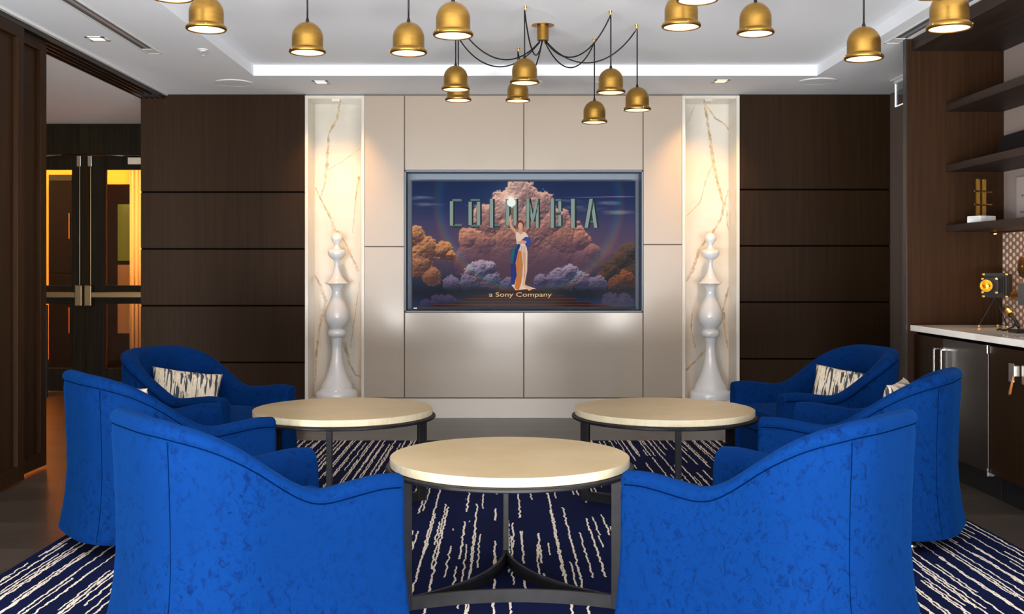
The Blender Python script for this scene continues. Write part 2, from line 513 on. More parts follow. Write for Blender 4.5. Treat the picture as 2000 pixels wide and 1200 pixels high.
# beige lacquer panels around the screen
rows = [
    (712, 789, 187, 481), (712, 789, 483, 777),
    (791, 1022, 187, 332), (1024, 1255, 187, 332),
    (791, 1022, 611, 777), (1024, 1255, 611, 777),
    (1257, 1332, 187, 477), (1257, 1332, 479, 777)]
for x0, x1, y0, y1 in rows:
    MB().box(wx(x0), wx(x1), WY, WY + 0.03, wz(y1), wz(y0)).build('lacquer_panel', M['lacquer'], wb, bevel=0.002)
MB().box(wx(711), wx(1333), WY, WY + 0.03, 0, wz(779)).build('plinth_board', M['lacquer_pl'], wb, bevel=0.002)
j = MB()
j.box(wx(711), wx(790), WY + 0.012, WY + 0.35, 0, CZ); j.box(wx(1256), wx(1333), WY + 0.012, WY + 0.35, 0, CZ)
j.box(wx(790), wx(1256), WY + 0.012, WY + 0.35, 0, wz(610)); j.box(wx(790), wx(1256), WY + 0.012, WY + 0.35, wz(333), CZ)
j.build('panel_backing', M['joint'], wb)
# steel lined screen recess
RX0, RX1, RZ0, RZ1 = wx(790), wx(1256), wz(610), wz(333)
r = MB(); t = 0.012; D = 0.20
r.box(RX0, RX0 + t, WY - 0.006, WY + D, RZ0, RZ1); r.box(RX1 - t, RX1, WY - 0.006, WY + D, RZ0, RZ1)
r.box(RX0, RX1, WY - 0.006, WY + D, RZ0, RZ0 + t); r.box(RX0, RX1, WY - 0.006, WY + D, RZ1 - t, RZ1)
r.box(RX0, RX1, WY + D, WY + D + 0.02, RZ0, RZ1)
r.build('screen_recess_lining', M['steel'], wb, bevel=0.001)

# marble niches
def ribbon(mb, pts, y, mi, fx, rng):
    # pts: (px, py, width_px); wavering strip on the slab face
    P = []
    for (a, b_) in zip(pts[:-1], pts[1:]):
        n = max(3, int(math.hypot(b_[0] - a[0], b_[1] - a[1]) / 3))
        for i in range(n):
            q = i / n
            P.append((a[0] + (b_[0] - a[0]) * q + rng.uniform(-.8, .8), a[1] + (b_[1] - a[1]) * q, (a[2] + (b_[2] - a[2]) * q) * rng.uniform(0.6, 1.35)))
    P.append(pts[-1])
    vs = []
    for i, (x, yy, w) in enumerate(P):
        x0_, y0_ = P[max(i - 1, 0)][:2]; x1_, y1_ = P[min(i + 1, len(P) - 1)][:2]
        dx, dy = x1_ - x0_, y1_ - y0_
        l = math.hypot(dx, dy) or 1
        nx, ny = -dy / l, dx / l
        for sgn in (-.5, .5):
            vs.append(fx(x + nx * w * sgn, yy + ny * w * sgn, y))
    fs = [(2 * i, 2 * i + 1, 2 * i + 3, 2 * i + 2) for i in range(len(P) - 1)]
    mb.add(vs, fs, mi)

def niche(n, x0, x1, veins, seed):
    rng = random.Random(seed)
    nb = thing('trim_%d' % n, None, None, (0, 0, 0), kind='structure')
    X0, X1 = wx(x0), wx(x1)
    z0, z1 = 0.155, wz(187)
    YB = WY + 0.30
    e = 0.026
    m = MB()
    m.box(X0, X0 + e, WY - 0.012, YB, z0 - 0.155, z1); m.box(X1 - e, X1, WY - 0.012, YB, z0 - 0.155, z1)
    m.box(X0 + e, X1 - e, WY - 0.012, YB, z1 - e, z1); m.box(X0 + e, X1 - e, WY - 0.012, YB, 0, z0)
    m.build('marble_reveal', M['marble'], nb, bevel=0.0015)
    s2 = 2100 / YB
    fx = lambda px, py, y: (min(max((px - 980) / s2, X0 + e), X1 - e), y, 1.24 + (527 - py) / s2)
    k = MB(); k.box(X0 + e, X1 - e, YB, YB + 0.02, z0, z1)
    for i, v in enumerate(veins): ribbon(k, v, YB - 0.0006 - 0.0002 * i, 1, fx, rng)
    k.build('marble_back_slab', [M['marble'], M['vein']], nb, fixn=False)
    # little sensor clip in the soffit
    q = MB(); q.box((X0 + X1) / 2 - 0.035, (X0 + X1) / 2 + 0.03, WY + 0.07, WY + 0.13, z1 - e - 0.012, z1 - e)
    q.build('soffit_clip', M['steel_plate'], nb)
    return nb
niche(1, 596, 712, [
    [(664, 200, 4), (658, 232, 5), (642, 262, 3), (638, 330, 6), (634, 360, 3), (627, 383, 2)],
    [(616, 366, 2), (628, 392, 4), (645, 425, 5), (656, 452, 3), (672, 470, 3), (684, 495, 3), (700, 530, 5)],
    [(645, 425, 3), (650, 450, 2), (662, 452, 2)], [(640, 332, 1.5), (668, 316, 1.2), (704, 290, 1)],
    [(701, 345, 4), (694, 395, 2), (689, 455, 1.5)], [(613, 535, 2), (627, 560, 5), (637, 590, 7), (624, 640, 4), (618, 690, 5), (616, 745, 3)],
    [(672, 668, 8), (683, 712, 4), (694, 733, 3), (706, 736, 3)], [(688, 735, 2), (676, 742, 1.5)], [(703, 550, 1.5), (690, 640, 2), (684, 680, 1.5)]], 3)
niche(2, 1332, 1444, [
    [(1376, 200, 5), (1384, 250, 5), (1392, 310, 6), (1400, 350, 5), (1414, 402, 5), (1408, 428, 5), (1390, 458, 4), (1368, 482, 4), (1352, 530, 6), (1340, 550, 3)],
    [(1378, 204, 3), (1398, 232, 3), (1412, 240, 3), (1424, 254, 3)], [(1393, 318, 2), (1378, 355, 2), (1368, 395, 2), (1342, 422, 1.5)],
    [(1414, 402, 5), (1422, 372, 2)], [(1352, 612, 1.5), (1350, 640, 2), (1358, 680, 2)], [(1340, 724, 5), (1358, 706, 4), (1378, 684, 5)],
    [(1412, 610, 6), (1416, 650, 3), (1422, 680, 3)], [(1340, 245, 1), (1358, 205, 1)], [(1419, 410, 2), (1422, 450, 2)], [(1424, 560, 5), (1410, 612, 3)]], 7)

# right side wall of the room, recess beyond the bar
tag(MB().box(3.24, 3.4, 6.85, 9.32, 0, CZ).build('wall_right', M['taupe']), kind='structure')
wr = thing('wall_bar', None, None, (0, 0, 0), kind='structure')
MB().box(3.18, 3.4, -1.6, 6.81, 0.89, CZ).build('wall_core', M['backsplash_wall'], wr)
MB().box(3.172, 3.18, 2.6, 6.81, 0.892, 1.479).build('tile_backsplash', M['tile'], wr)
MB().box(3.0, 3.4, -1.6, 2.58, 0, 0.89).build('wall_base', M['backsplash_wall'], wr)

# left: side of foyer and outer walls
tag(MB().box(-3.02, -2.98, 9.32, 10.9, 0, CZ).build('wall_foyer_right', M['foyer_wall']), kind='structure')
tag(MB().box(-5.45, -5.3, -1.6, 10.88, 0, CZ).build('wall_foyer_left', M['foyer_wall']), kind='structure')
hd = MB(); hd.box(-5.3, -3.02, 10.80, 11.0, 2.403, CZ); hd.box(-3.26, -3.02, 10.88, 11.0, 0, 2.403)
tag(hd.build('wall_foyer_back', M['door_wood']), kind='structure')

# rear wall with three tall windows (behind the camera)
rw = MB()
rw.box(-5.45, -2.8, -0.85, -0.7, 0, CZ + .1); rw.box(3.1, 3.4, -0.85, -0.7, 0, CZ + .1)
rw.box(-2.8, 3.1, -0.85, -0.7, 2.55, CZ + .1); rw.box(-2.8, 3.1, -0.85, -0.7, 0, 0.12)
rw.box(-1.0, -0.75, -0.85, -0.7, 0, CZ); rw.box(1.05, 1.3, -0.85, -0.7, 0, CZ)
tag(rw.build('wall_rear', M['white']), kind='structure')
for i, wx_ in enumerate((-1.9, 0.15, 2.2)):
    f = MB()
    for sx in (-0.9, -0.02, 0.86): f.box(wx_ + sx, wx_ + sx + 0.05, -0.80, -0.75, 0.12, 2.55)
    f.box(wx_ - 0.9, wx_ + 0.9, -0.80, -0.75, 1.0, 1.05)
    tag(f.build('window_%d' % (i + 1), M['black']), kind='structure')

# ------------------------------------------------------------------ sliding doors on the left and their track
def slider(n, x, y0, y1, zt):
    d = thing('door_%d' % n, None, None, (x, y0, 0.02), kind='structure')
    T = 0.040; st = 0.085; rail = 0.068; h = zt - 0.02; L = y1 - y0
    pcs = []
    for (a, b_) in ((0, st), (L - st, L)):
        MB().box(-T, 0, a, b_, 0, h).build('stile', M['wood_red'], d, bevel=0.002)
    MB().box(-T, 0, st, L - st, h - rail, h).build('rail', M['wood_red'], d, bevel=0.002)
    MB().box(-T, 0, st, L - st, 0, rail + 0.02).build('rail', M['wood_red'], d, bevel=0.002)
    MB().box(-T + 0.006, -0.026, st, L - st, rail + 0.02, h - rail).build('door_panel', M['wood_red'], d)
    return d
slider(1, -2.775, 4.6, 6.25, 2.645)
d2 = slider(2, -2.845, 5.05, 6.72, 2.66)
MB().box(-0.002, 0.008, 1.655, 1.675, 0.42, 1.0).build('flush_pull', M['black'], d2)
slider(3, -2.775, 2.93, 4.58, 2.645)
tk = thing('sliding_door_track', 'dark ribbed metal ceiling track running above the brown sliding doors', 'track', (-2.91, 2.5, 2.66))
MB().box(-0.10, 0.10, 0, 6.47, 0.036, 0.046).build('track_plate', M['track'], tk)
for k in range(5):
    xx = -0.10 + k * 0.0475
    MB().box(xx, xx + 0.010, 0, 6.47, 0.004, 0.036).build('track_rail', M['track'], tk, bevel=0.002)
for k in range(4):
    xx = -0.076 + k * 0.0475
    MB().box(xx - 0.012, xx + 0.012, 6.37, 6.45, 0.012, 0.034).build('end_stop', M['chrome'], tk, bevel=0.002)
tag(MB().box(-2.808, -2.785, 2.5, 8.97, CZ - 0.012, CZ + 0.001).build('trim_3', M['white']), kind='structure')

# ------------------------------------------------------------------ foyer double doors
def glass_door(n, hinge_x, sgn):
    # sgn +1: leaf extends to +x from the meeting line
    d = thing('door_%d' % n, None, None, (hinge_x, 10.90, 0), kind='structure')
    W = 0.955
    def bx(m, a, b_, y0, y1, z0, z1):
        xs = sorted((sgn * a, sgn * b_)); m.box(xs[0], xs[1], y0, y1, z0, z1); return m
    bx(MB(), 0.004, 0.20 if sgn > 0 else 0.145, 0, 0.05, 0.01, 2.395).build('stile', M['door_wood'], d, bevel=0.003)
    bx(MB(), W - 0.14, W - 0.004, 0, 0.05, 0.01, 2.395).build('stile', M['door_wood'], d, bevel=0.003)
    g0 = 0.20 if sgn > 0 else 0.145
    for z0, z1 in ((0.01, 0.24), (0.893, 1.08), (2.255, 2.395)):
        bx(MB(), g0, W - 0.14, 0, 0.05, z0, z1).build('rail', M['door_wood'], d, bevel=0.003)
    for z0, z1 in ((0.24, 0.893), (1.08, 2.255)):
        bx(MB(), g0, W - 0.14, 0.022, 0.028, z0, z1).build('glass_pane', M['glass'], d)
    # panic bar with its vertical rod
    bx(MB(), 0.05, W - 0.16, -0.075, -0.03, 0.955, 1.015).build('push_bar', M['bronze'], d, bevel=0.008)
    cx = 0.055
    bx(MB(), cx - 0.045, cx + 0.03, -0.085, 0, 0.87, 1.085).build('latch_housing', M['bronze'], d, bevel=0.01)
    MB().tube([(sgn * cx, -0.02, 1.085), (sgn * cx, -0.02, 2.30)], 0.0055, 8).build('latch_rod', M['bronze'], d)
    bx(MB(), cx - 0.022, cx + 0.022, -0.05, 0, 2.28, 2.395).build('top_latch', M['chrome'], d, bevel=0.006)
    MB().tube([(sgn * 0.22, -0.06, 2.40), (sgn * 0.78, -0.05, 2.392)], 0.008, 8).build('closer_arm', M['chrome'], d)
    MB().tube([(sgn * 0.22, -0.06, 2.40), (sgn * 0.55, -0.05, 2.37)], 0.006, 8).build('closer_arm', M['chrome'], d)
    bx(MB(), 0.44, 0.72, -0.06, 0, 2.30, 2.375).build('door_closer', M['steel_plate'], d, bevel=0.006)
    return d
glass_door(4, -4.215, 1)
glass_door(5, -4.215, -1)

# amber room beyond the foyer doors
lb = MB()
lb.box(-7.0, -2.4, 13.4, 13.5, 0, 3.0); lb.box(-7.1, -7.0, 11.0, 13.5, 0, 3.0); lb.box(-2.5, -2.4, 11.0, 13.5, 0, 3.0)
lb.box(-7.0, -5.3, 10.95, 11.0, 0, 3.0); lb.box(-3.02, -2.4, 10.95, 11.0, 0, 3.0)
tag(lb.build('wall_lobby', M['orange_wall']), kind='structure')
tag(MB().box(-7.1, -2.4, 10.98, 13.5, 3.0, 3.1).build('ceiling_lobby', M['orange_wall']), kind='structure')
tag(MB().box(-7.0, -5.52, 13.36, 13.4, 0, 0.12).build('baseboard_lobby', M['door_wood']), kind='structure')
dl = thing('door_6', None, None, (-4.78, 13.36, 0), kind='structure')
MB().box(-0.22, 0.20, -0.03, 0.04, 0, 2.30).build('door_leaf', mat('deep_red_wood', (0.008, 0.0018, 0.0006), 0.6, spec=0.03), dl, bevel=0.004)
MB().box(0.02, 0.17, -0.036, -0.028, 1.35, 2.05).build('window_pane', mat('dim_green_pane', (0.06, 0.09, 0.015), 0.2), dl)
MB().box(0.02, 0.17, -0.036, -0.028, 0.45, 1.30).build('window_pane', mat('dim_grey_pane', (0.16, 0.09, 0.05), 0.2), dl)
cu = MB(); n = 60
vs = []
for i in range(n + 1):
    x = -4.56 + 0.30 * i / n
    y = 13.18 + 0.03 * math.sin(i * 0.62) + 0.01 * math.sin(i * 1.9)
    vs += [(x, y, 0.05), (x, y, 2.9)]
cu.add(vs, [(2 * i, 2 * i + 2, 2 * i + 3, 2 * i + 1) for i in range(n)])
co = cu.build('curtain', M['curtain'], smooth=True)
q = co.modifiers.new('thick', 'SOLIDIFY'); q.thickness = 0.004
tag(co, 'pale orange full-length curtain seen through the right foyer door glass', 'curtain')
cb = thing('tall_cabinet', 'dark red-brown tall cabinet seen through the left foyer door glass', 'cabinet', (-5.13, 12.75, 0))
MB().box(-0.16, 0.14, -0.2, 0.2, 0, 2.35).build('carcass', M['door_wood'], cb, bevel=0.004)
for z in (0.1, 1.2):
    MB().box(-0.15, 0.13, -0.22, -0.2, z, z + 1.08).build('cabinet_door', mat('dark_red_lacquer', (0.004, 0.0015, 0.0008), 0.6, spec=0.03), cb, bevel=0.004)
    MB().box(0.09, 0.10, -0.24, -0.22, z + 0.4, z + 0.7).build('handle', M['chrome'], cb)
light('lobby_lamp', 'AREA', (-3.9, 11.25, 2.6), 95, (1.0, 0.72, 0.32), (-4.4, 13.4, 1.5), shape='RECTANGLE', size=1.2, size_y=0.3)
light('lobby_lamp', 'AREA', (-6.0, 11.25, 2.5), 95, (1.0, 0.72, 0.30), (-5.9, 13.4, 1.5), shape='RECTANGLE', size=1.2, size_y=0.3)
light('foyer_lamp', 'AREA', (-4.2, 8.6, 2.66), 8, (1.0, 0.80, 0.55), (-4.2, 8.6, 0), shape='RECTANGLE', size=0.5, size_y=2.0)

# ------------------------------------------------------------------ ceiling fittings
def downlight(px, py, label):
    y = (CZ - 1.24) * 2100 / (527 - py); x = (px - 980) * y / 2100
    d = thing('recessed_downlight', label, 'ceiling light', (x, y, CZ), group=None)
    s = 0.062
    f = MB()
    f.box(-s, s, -s, -s + 0.022, -0.006, 0.0); f.box(-s, s, s - 0.022, s, -0.006, 0.0)
    f.box(-s, -s + 0.022, -s, s, -0.006, 0.0); f.box(s - 0.022, s, -s, s, -0.006, 0.0)
    f.build('frame', M['white'], d, bevel=0.001)
    MB().box(-0.042, 0.042, -0.042, 0.042, -0.003, -0.001).build('lens', M['lamp_white'], d)
    return x, y
a1 = downlight(627, 160, 'square recessed downlight glowing warm in front of the left marble niche')
a2 = downlight(1408, 158, 'square recessed downlight glowing warm in front of the right marble niche')
a3 = downlight(190, 75, 'square recessed downlight between the door track and the linear vent')
for x, y in (a1, a2):
    light('downlight_beam', 'SPOT', (x, y, CZ - 0.02), 85, (1.0, 0.52, 0.16), (x + (0.04 if x < 0 else -0.06), WY + 0.35, 1.55),
          spot_size=math.radians(66), spot_blend=0.9, shadow_soft_size=0.03)
light('downlight_beam', 'SPOT', (a3[0], a3[1], CZ - 0.02), 14, (1.0, 0.68, 0.36), (a3[0], a3[1], 0), spot_size=math.radians(80), spot_blend=0.9, shadow_soft_size=0.03)

def speaker(px, py, r, label, name='ceiling_speaker', cat='speaker'):
    y = (CZ - 1.24) * 2100 / (527 - py); x = (px - 980) * y / 2100
    d = thing(name, label, cat, (x, y, CZ))
    MB().lathe([(r, 0), (r, -0.004), (r - 0.006, -0.008), (r - 0.010, -0.006)], n=56).build('rim', M['white'], d, smooth=True, autosm=40)
    MB().lathe([(r - 0.012, -0.0065), (0.001, -0.0065)], n=56, cap=False).build('grille', M['foyer_ceiling'], d)
speaker(457, 161, 0.143, 'round white ceiling speaker above the left dark wood wall')
speaker(1597, 158, 0.139, 'round white ceiling speaker above the right dark wood wall')
speaker(1027, 161, 0.135, 'round white ceiling speaker half hidden behind the front brass lamp of the cluster')
speaker(1190, 161, 0.105, 'round white ceiling disc hidden behind the brass lamp left of the rightmost cluster lamp')

y = (CZ - 1.24) * 2100 / (527 - 97); x = (396 - 980) * y / 2100
sp = thing('fire_sprinkler', 'small white fire sprinkler head in ceiling beside linear vent', 'sprinkler', (x, y, CZ))
MB().lathe([(0.038, 0), (0.038, -0.004), (0.022, -0.008), (0.020, -0.012)], n=32).build('escutcheon', M['white'], sp, smooth=True, autosm=40)
f = MB(); f.tube([(-0.012, 0, -0.01), (-0.014, 0, -0.025), (-0.004, 0, -0.04)], 0.002, 6); f.tube([(0.012, 0, -0.01), (0.014, 0, -0.025), (0.004, 0, -0.04)], 0.002, 6)
f.tube([(0, 0, -0.008), (0, 0, -0.04)], 0.003, 8)
f.build('frame_arms', M['chrome'], sp)
MB().lathe([(0.003, -0.038), (0.014, -0.042), (0.016, -0.044), (0.002, -0.045)], n=16).build('deflector', M['white'], sp)

def slot(x0, x1, y0, y1, label):
    d = thing('linear_air_vent', label, 'air vent', ((x0 + x1) / 2, y1, CZ))
    w = (x1 - x0) / 2; L = y1 - y0
    f = MB()
    f.box(-w, -w + 0.012, -L, 0, -0.005, 0); f.box(w - 0.012, w, -L, 0, -0.005, 0)
    f.box(-w, w, -0.012, 0, -0.005, 0); f.box(-w, w, -L, -L + 0.012, -0.005, 0)
    f.build('flange', M['white'], d, bevel=0.001)
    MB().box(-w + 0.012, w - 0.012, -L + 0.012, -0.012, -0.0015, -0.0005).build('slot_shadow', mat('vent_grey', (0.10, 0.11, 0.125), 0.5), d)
    b2 = MB(); b2.prism([(-0.004, -0.004), (0.018, -0.002), (0.018, -0.0015), (-0.004, -0.0017)], 'y', -L + 0.012, -0.16)
    b2.build('deflector_blade', mat('vent_blade', (0.42, 0.42, 0.44), 0.4, 0.3), d)
    MB().box(-w + 0.016, w - 0.018, -0.15, -0.02, -0.004, -0.001).build('damper_flap', M['white'], d)
slot(-2.40, -2.30, 3.0, 7.28, 'long linear ceiling vent left of the tray ceiling')
slot(2.47, 2.575, 3.0, 6.95, 'long linear ceiling vent right of the tray, beside the bar soffit')

ex = thing('exit_sign', 'edge-on clear acrylic sign with lit edges hanging near the right dark wall', 'exit sign', (3.04, 8.15, CZ))
MB().box(-0.035, 0.035, -0.17, 0.17, -0.012, 0).build('mounting_plate', M['white'], ex, bevel=0.002)
MB().box(-0.014, 0.014, -0.15, 0.15, -0.035, -0.012).build('light_bar', M['white'], ex, bevel=0.002)
MB().box(-0.004, 0.004, -0.145, 0.145, -0.205, -0.035).build('acrylic_panel', M['acrylic'], ex)
f = MB(); f.box(-0.006, 0.006, -0.15, -0.145, -0.21, -0.035); f.box(-0.006, 0.006, 0.145, 0.15, -0.21, -0.035); f.box(-0.006, 0.006, -0.15, 0.15, -0.21, -0.205)
f.build('panel_edge', M['lit_edge'], ex)

# ------------------------------------------------------------------ bar on the right
bw = thing('bar_surround', 'dark walnut end panel and soffit framing the bar shelves', 'wall unit', (3.0, 6.83, 0))
MB().box(-0.436, 0.18, -0.02, 0.02, 0, 2.70).build('end_panel', M['wood_red'], bw, bevel=0.002)
MB().box(-0.404, 0.178, -4.2, -0.022, 2.625, 2.70).build('soffit', M['wood_shelf'], bw, bevel=0.002)
MB().box(-0.442, -0.432, -0.024, 0.024, 0, 2.705).build('metal_edge_strip', M['track'], bw)
for zt, zb, lab in ((2.29, 2.24, 'topmost floating walnut shelf of the bar, empty'),
               (1.903, 1.858, 'middle floating walnut shelf holding the dark navy tray'),
               (1.522, 1.479, 'lowest floating walnut shelf with brass lattice sculpture on it')):
    o = MB().box(-0.185, 0.178, -4.2, -0.0, 0, zt - zb).build('floating_shelf', M['wood_shelf'], None, (2.995, 6.805, zb), bevel=0.002)
    tag(o, lab, 'shelf', 'floating walnut shelves')
o = MB().box(-0.31, 0.28, -4.2, 0, 0, 0.037).build('bar_countertop', M['quartz'], None, (2.895, 6.805, 0.853), bevel=0.003)
tag(o, 'white quartz countertop with fine grey veins on the bar cabinets', 'countertop')
CX = 2.61
def cab(name, y0, y1, label, cat, doors, matl, handles):
    d = thing(name, label, cat, (CX, y0, 0))
    L = y1 - y0
    MB().box(0.02, 0.385, 0, L, 0.15, 0.848).build('carcass', M['black_gap'], d)
    MB().box(0.07, 0.385, 0, L, 0, 0.15).build('toe_kick', M['black'], d)
    for a, b_ in doors:
        dd = MB().box(0, 0.02, a + 0.002, b_ - 0.002, 0.15, 0.832).build('door', matl, d, bevel=0.003)
        for hy, hz0, hz1 in handles:
            if a < hy < b_:
                h = MB(); h.box(-0.034, -0.026, hy - 0.006, hy + 0.006, hz0, hz1)
                h.box(-0.034, 0.0, hy - 0.006, hy + 0.006, hz1 - 0.012, hz1); h.box(-0.034, 0.0, hy - 0.006, hy + 0.006, hz0, hz0 + 0.012)
                h.build('handle', M['chrome'], dd, bevel=0.002)
    return d
cab('base_cabinet', 6.37, 6.80, 'narrow walnut base cabinet at the far end of the bar beside the steel refrigerator', 'cabinet', [(0, 0.43)], M['wood'], [(0.05, 0.33, 0.775)])
fr = cab('bar_refrigerator', 5.77, 6.365, 'dark steel undercounter refrigerator with a long chrome handle', 'refrigerator', [(0, 0.595)], M['fridge'], [(0.545, 0.30, 0.775)])
MB().box(-0.008, 0.012, -0.008, 0.006, 0.79, 0.835).build('hinge', M['chrome'], fr, bevel=0.002)
MB().box(-0.008, 0.03, -0.012, 0.006, 0.13, 0.17).build('hinge', M['chrome'], fr, bevel=0.002)
c3 = cab('base_cabinet', 5.16, 5.755, 'walnut base cabinet with a tan leather pull between two small steel plates', 'cabinet', [(0, 0.595)], M['wood'], [])
for yy in (0.20, 0.34):
    MB().box(-0.005, 0.0, yy - 0.028, yy + 0.028, 0.665, 0.76).build('lock_plate', M['steel_plate'], c3, bevel=0.002)
MB().box(-0.03, 0, 0.255, 0.285, 0.70, 0.755).build('strap_bracket', M['steel_plate'], c3, bevel=0.003)
MB().tube([(-0.022, 0.27, 0.715), (-0.035, 0.265, 0.67), (-0.04, 0.275, 0.615), (-0.035, 0.295, 0.605), (-0.028, 0.30, 0.63), (-0.02, 0.28, 0.70)], 0.006, 8).build('leather_strap', M['leather'], c3, smooth=True)
cab('base_cabinet', 2.6, 5.155, 'long plain walnut base cabinet run continuing towards the camera', 'cabinet', [(0, 0.64), (0.64, 1.28), (1.28, 1.92), (1.92, 2.555)], M['wood'], [])

# under-shelf light rod
rd = thing('shelf_light_rod', 'thin brass light rod glowing under the lowest bar shelf', 'light', (3.09, 6.78, 1.47))
MB().tube([(0, 0, 0), (0, -3.9, 0)], 0.005, 8).build('rod', M['brass_bright'], rd)
MB().box(-0.003, 0.003, -0.06, -0.035, -0.008, -0.004).build('light_emitter', mat('amber_led', (1, .7, .4), .5, emit=(1, 0.55, 0.18), estr=12), rd)
light('shelf_glow', 'AREA', (3.07, 6.25, 1.462), 4.0, (1.0, 0.60, 0.30), (3.12, 6.25, 0.9), shape='RECTANGLE', size=0.02, size_y=0.9)

# things on the shelves
def bar_pt(px, X): return X * 2100 / (px - 980)
# brass lattice sculpture
hs = thing('lattice_sculpture', 'brass hash-shaped sculpture on a white marble block, on lowest shelf', 'sculpture', (2.90, 6.50, 1.522), rz=math.radians(25))
MB().box(-0.065, 0.065, -0.05, 0.05, 0, 0.042).build('marble_base', M['marble_block'], hs, bevel=0.004)
for xx in (-0.03, 0.022):
    MB().box(xx - 0.010, xx + 0.010, -0.008, 0.008, 0.042, 0.265).build('upright_bar', M['brass_bright'], hs, bevel=0.001)
for zz in (0.11, 0.19):
    MB().tube([(-0.072, -0.012, zz), (0.072, -0.012, zz)], 0.006, 6).build('cross_bar', M['brass_bright'], hs)
pc = thing('canvas_picture', 'pale canvas with grey hash lines leaning on the wall behind lowest shelf', 'picture', (3.15, 6.36, 1.523))
MB().box(0, 0.02, -0.60, 0.22, 0, 0.28).build('canvas', M['picture'], pc)
f = MB(); f.box(-0.001, 0.0, -0.60, 0.17, 0.06, 0.072); f.box(-0.001, 0.0, -0.60, 0.16, 0.16, 0.172); f.box(-0.0015, 0.0, 0.06, 0.072, 0.01, 0.26); f.box(-0.0015, 0, -0.1, -0.088, 0.01, 0.26)
f.build('brush_lines', M['picture_line'], pc)  # hash-shaped shadow on the canvas, laid on as grey strips
nv = thing('navy_tray', 'dark navy glossy tray standing on the middle bar shelf', 'tray', (3.06, 6.42, 1.903))
MB().prism([(0.20, 0.0), (0.24, 0.05), (0.16, 0.155), (-0.5, 0.165), (-0.5, 0.0)], 'x', 0, 0.03).build('tray_body', M['navy_box'], nv, bevel=0.005)
MB().prism([(0.185, 0.015), (0.212, 0.05), (0.15, 0.14), (-0.48, 0.15), (-0.48, 0.015)], 'x', -0.006, 0.0).build('tray_panel', M['black_gloss'], nv, bevel=0.001)

# box camera on a tripod
bc = thing('box_camera_model', 'black bellows camera model with brass lens on a small tripod', 'camera', (2.95, 6.45, 0.890), rz=math.radians(-42))
zc = 0.255
MB().box(-0.068, 0.068, 0.03, 0.05, zc - 0.075, zc + 0.075).build('rear_standard', M['black'], bc, bevel=0.002)
MB().box(-0.070, 0.070, 0.05, 0.12, zc - 0.068, zc + 0.068).build('camera_body', M['black'], bc, bevel=0.002)
MB().box(-0.048, 0.048, -0.07, -0.055, zc - 0.045, zc + 0.045).build('front_standard', M['black'], bc, bevel=0.002)
bl = MB()
for k in range(5):
    s_ = 0.036 + 0.005 * k; yy = -0.055 + k * 0.017
    bl.box(-s_, s_, yy, yy + 0.012, zc - s_, zc + s_); bl.box(-s_ + .004, s_ - .004, yy + 0.012, yy + 0.017, zc - s_ + .004, zc + s_ - .004)
bl.build('bellows', M['black'], bc)
ln = MB()
prof = [(0.022, 0.0), (0.022, 0.02), (0.034, 0.035), (0.036, 0.062), (0.032, 0.062), (0.028, 0.04), (0.012, 0.022), (0.0015, 0.02)]
tmp = MB().lathe(prof, n=28)
ln.v = [(v[0], -0.07 - v[2], v[1] + zc) for v in tmp.v]; ln.f = tmp.f; ln.mi = tmp.mi
ln.build('brass_lens', M['brass_bright'], bc, smooth=True, autosm=35)
for sx, sz, yy, q in ((1, 1, 0.025, .066), (1, -1, 0.025, .066), (-1, 1, 0.025, .066), (-1, -1, 0.025, .066), (1, 1, -0.074, .04), (1, -1, -0.074, .04), (-1, 1, -0.074, .04), (-1, -1, -0.074, .04)):
    MB().box(sx * q - 0.007, sx * q + 0.007, yy - 0.005, yy + 0.006, zc + sz * q - 0.006, zc + sz * q + 0.006).build('brass_corner', M['brass_bright'], bc, bevel=0.002)
for a in (100, 215, 330):
    q = math.radians(a); x1, y1 = 0.095 * math.cos(q), 0.035 + 0.095 * math.sin(q)
    MB().tube([(0, 0.035, zc - 0.07), (x1, y1, 0.012)], 0.0035, 8).build('tripod_leg', M['black'], bc)
    MB().lathe([(0.001, 0), (0.007, 0.003), (0.009, 0.009), (0.006, 0.015), (0.001, 0.018)], x1, y1, 0, 16).build('brass_foot', M['brass_bright'], bc, smooth=True)

# film projector with reel
pj = thing('film_projector_model', 'grey film camera model with brass perforated reel and horn lens', 'projector', (2.99, 6.14, 0.890), rz=0)
MB().box(-0.045, 0.045, -0.13, 0.0, 0.145, 0.275).build('housing', mat('gunmetal', (0.10, 0.11, 0.12), 0.35, 0.5), pj, bevel=0.006)
def disc_x(r, x0, x1, cy, cz, n=40):
    m = MB(); t_ = MB().lathe([(r - 0.003, 0), (r, 0.002), (r, x1 - x0 - 0.002), (r - 0.003, x1 - x0)], n=n)
    m.v = [(v[2] + x0, cy + v[0], cz + v[1]) for v in t_.v]; m.f = t_.f; m.mi = t_.mi; return m
MB().box(-0.012, 0.02, -0.045, -0.015, 0.27, 0.32).build('reel_bracket', M['brass_rim'], pj)
rl = disc_x(0.062, -0.02, 0.0, -0.005, 0.365).build('film_reel', M['brass_rim'], pj, smooth=True, autosm=35)
for k in range(6):
    q = k * PI / 3 + 0.3
    rr = 0.036 if k else 0.036
    disc_x(0.008, -0.0215, -0.019, -0.005 + rr * math.cos(q), 0.365 + rr * math.sin(q), 14).build('reel_hole', M['black'], rl)
disc_x(0.008, -0.024, -0.019, -0.005, 0.365, 14).build('reel_hub', M['brass_bright'], rl)
rl2 = disc_x(0.062, -0.02, 0.0, -0.135, 0.365).build('film_reel', M['brass_rim'], pj, smooth=True, autosm=35)
hm = MB(); t_ = MB().lathe([(0.034, 0), (0.024, 0.02), (0.017, 0.045), (0.017, 0.075), (0.026, 0.11), (0.030, 0.12), (0.020, 0.12)], n=28)
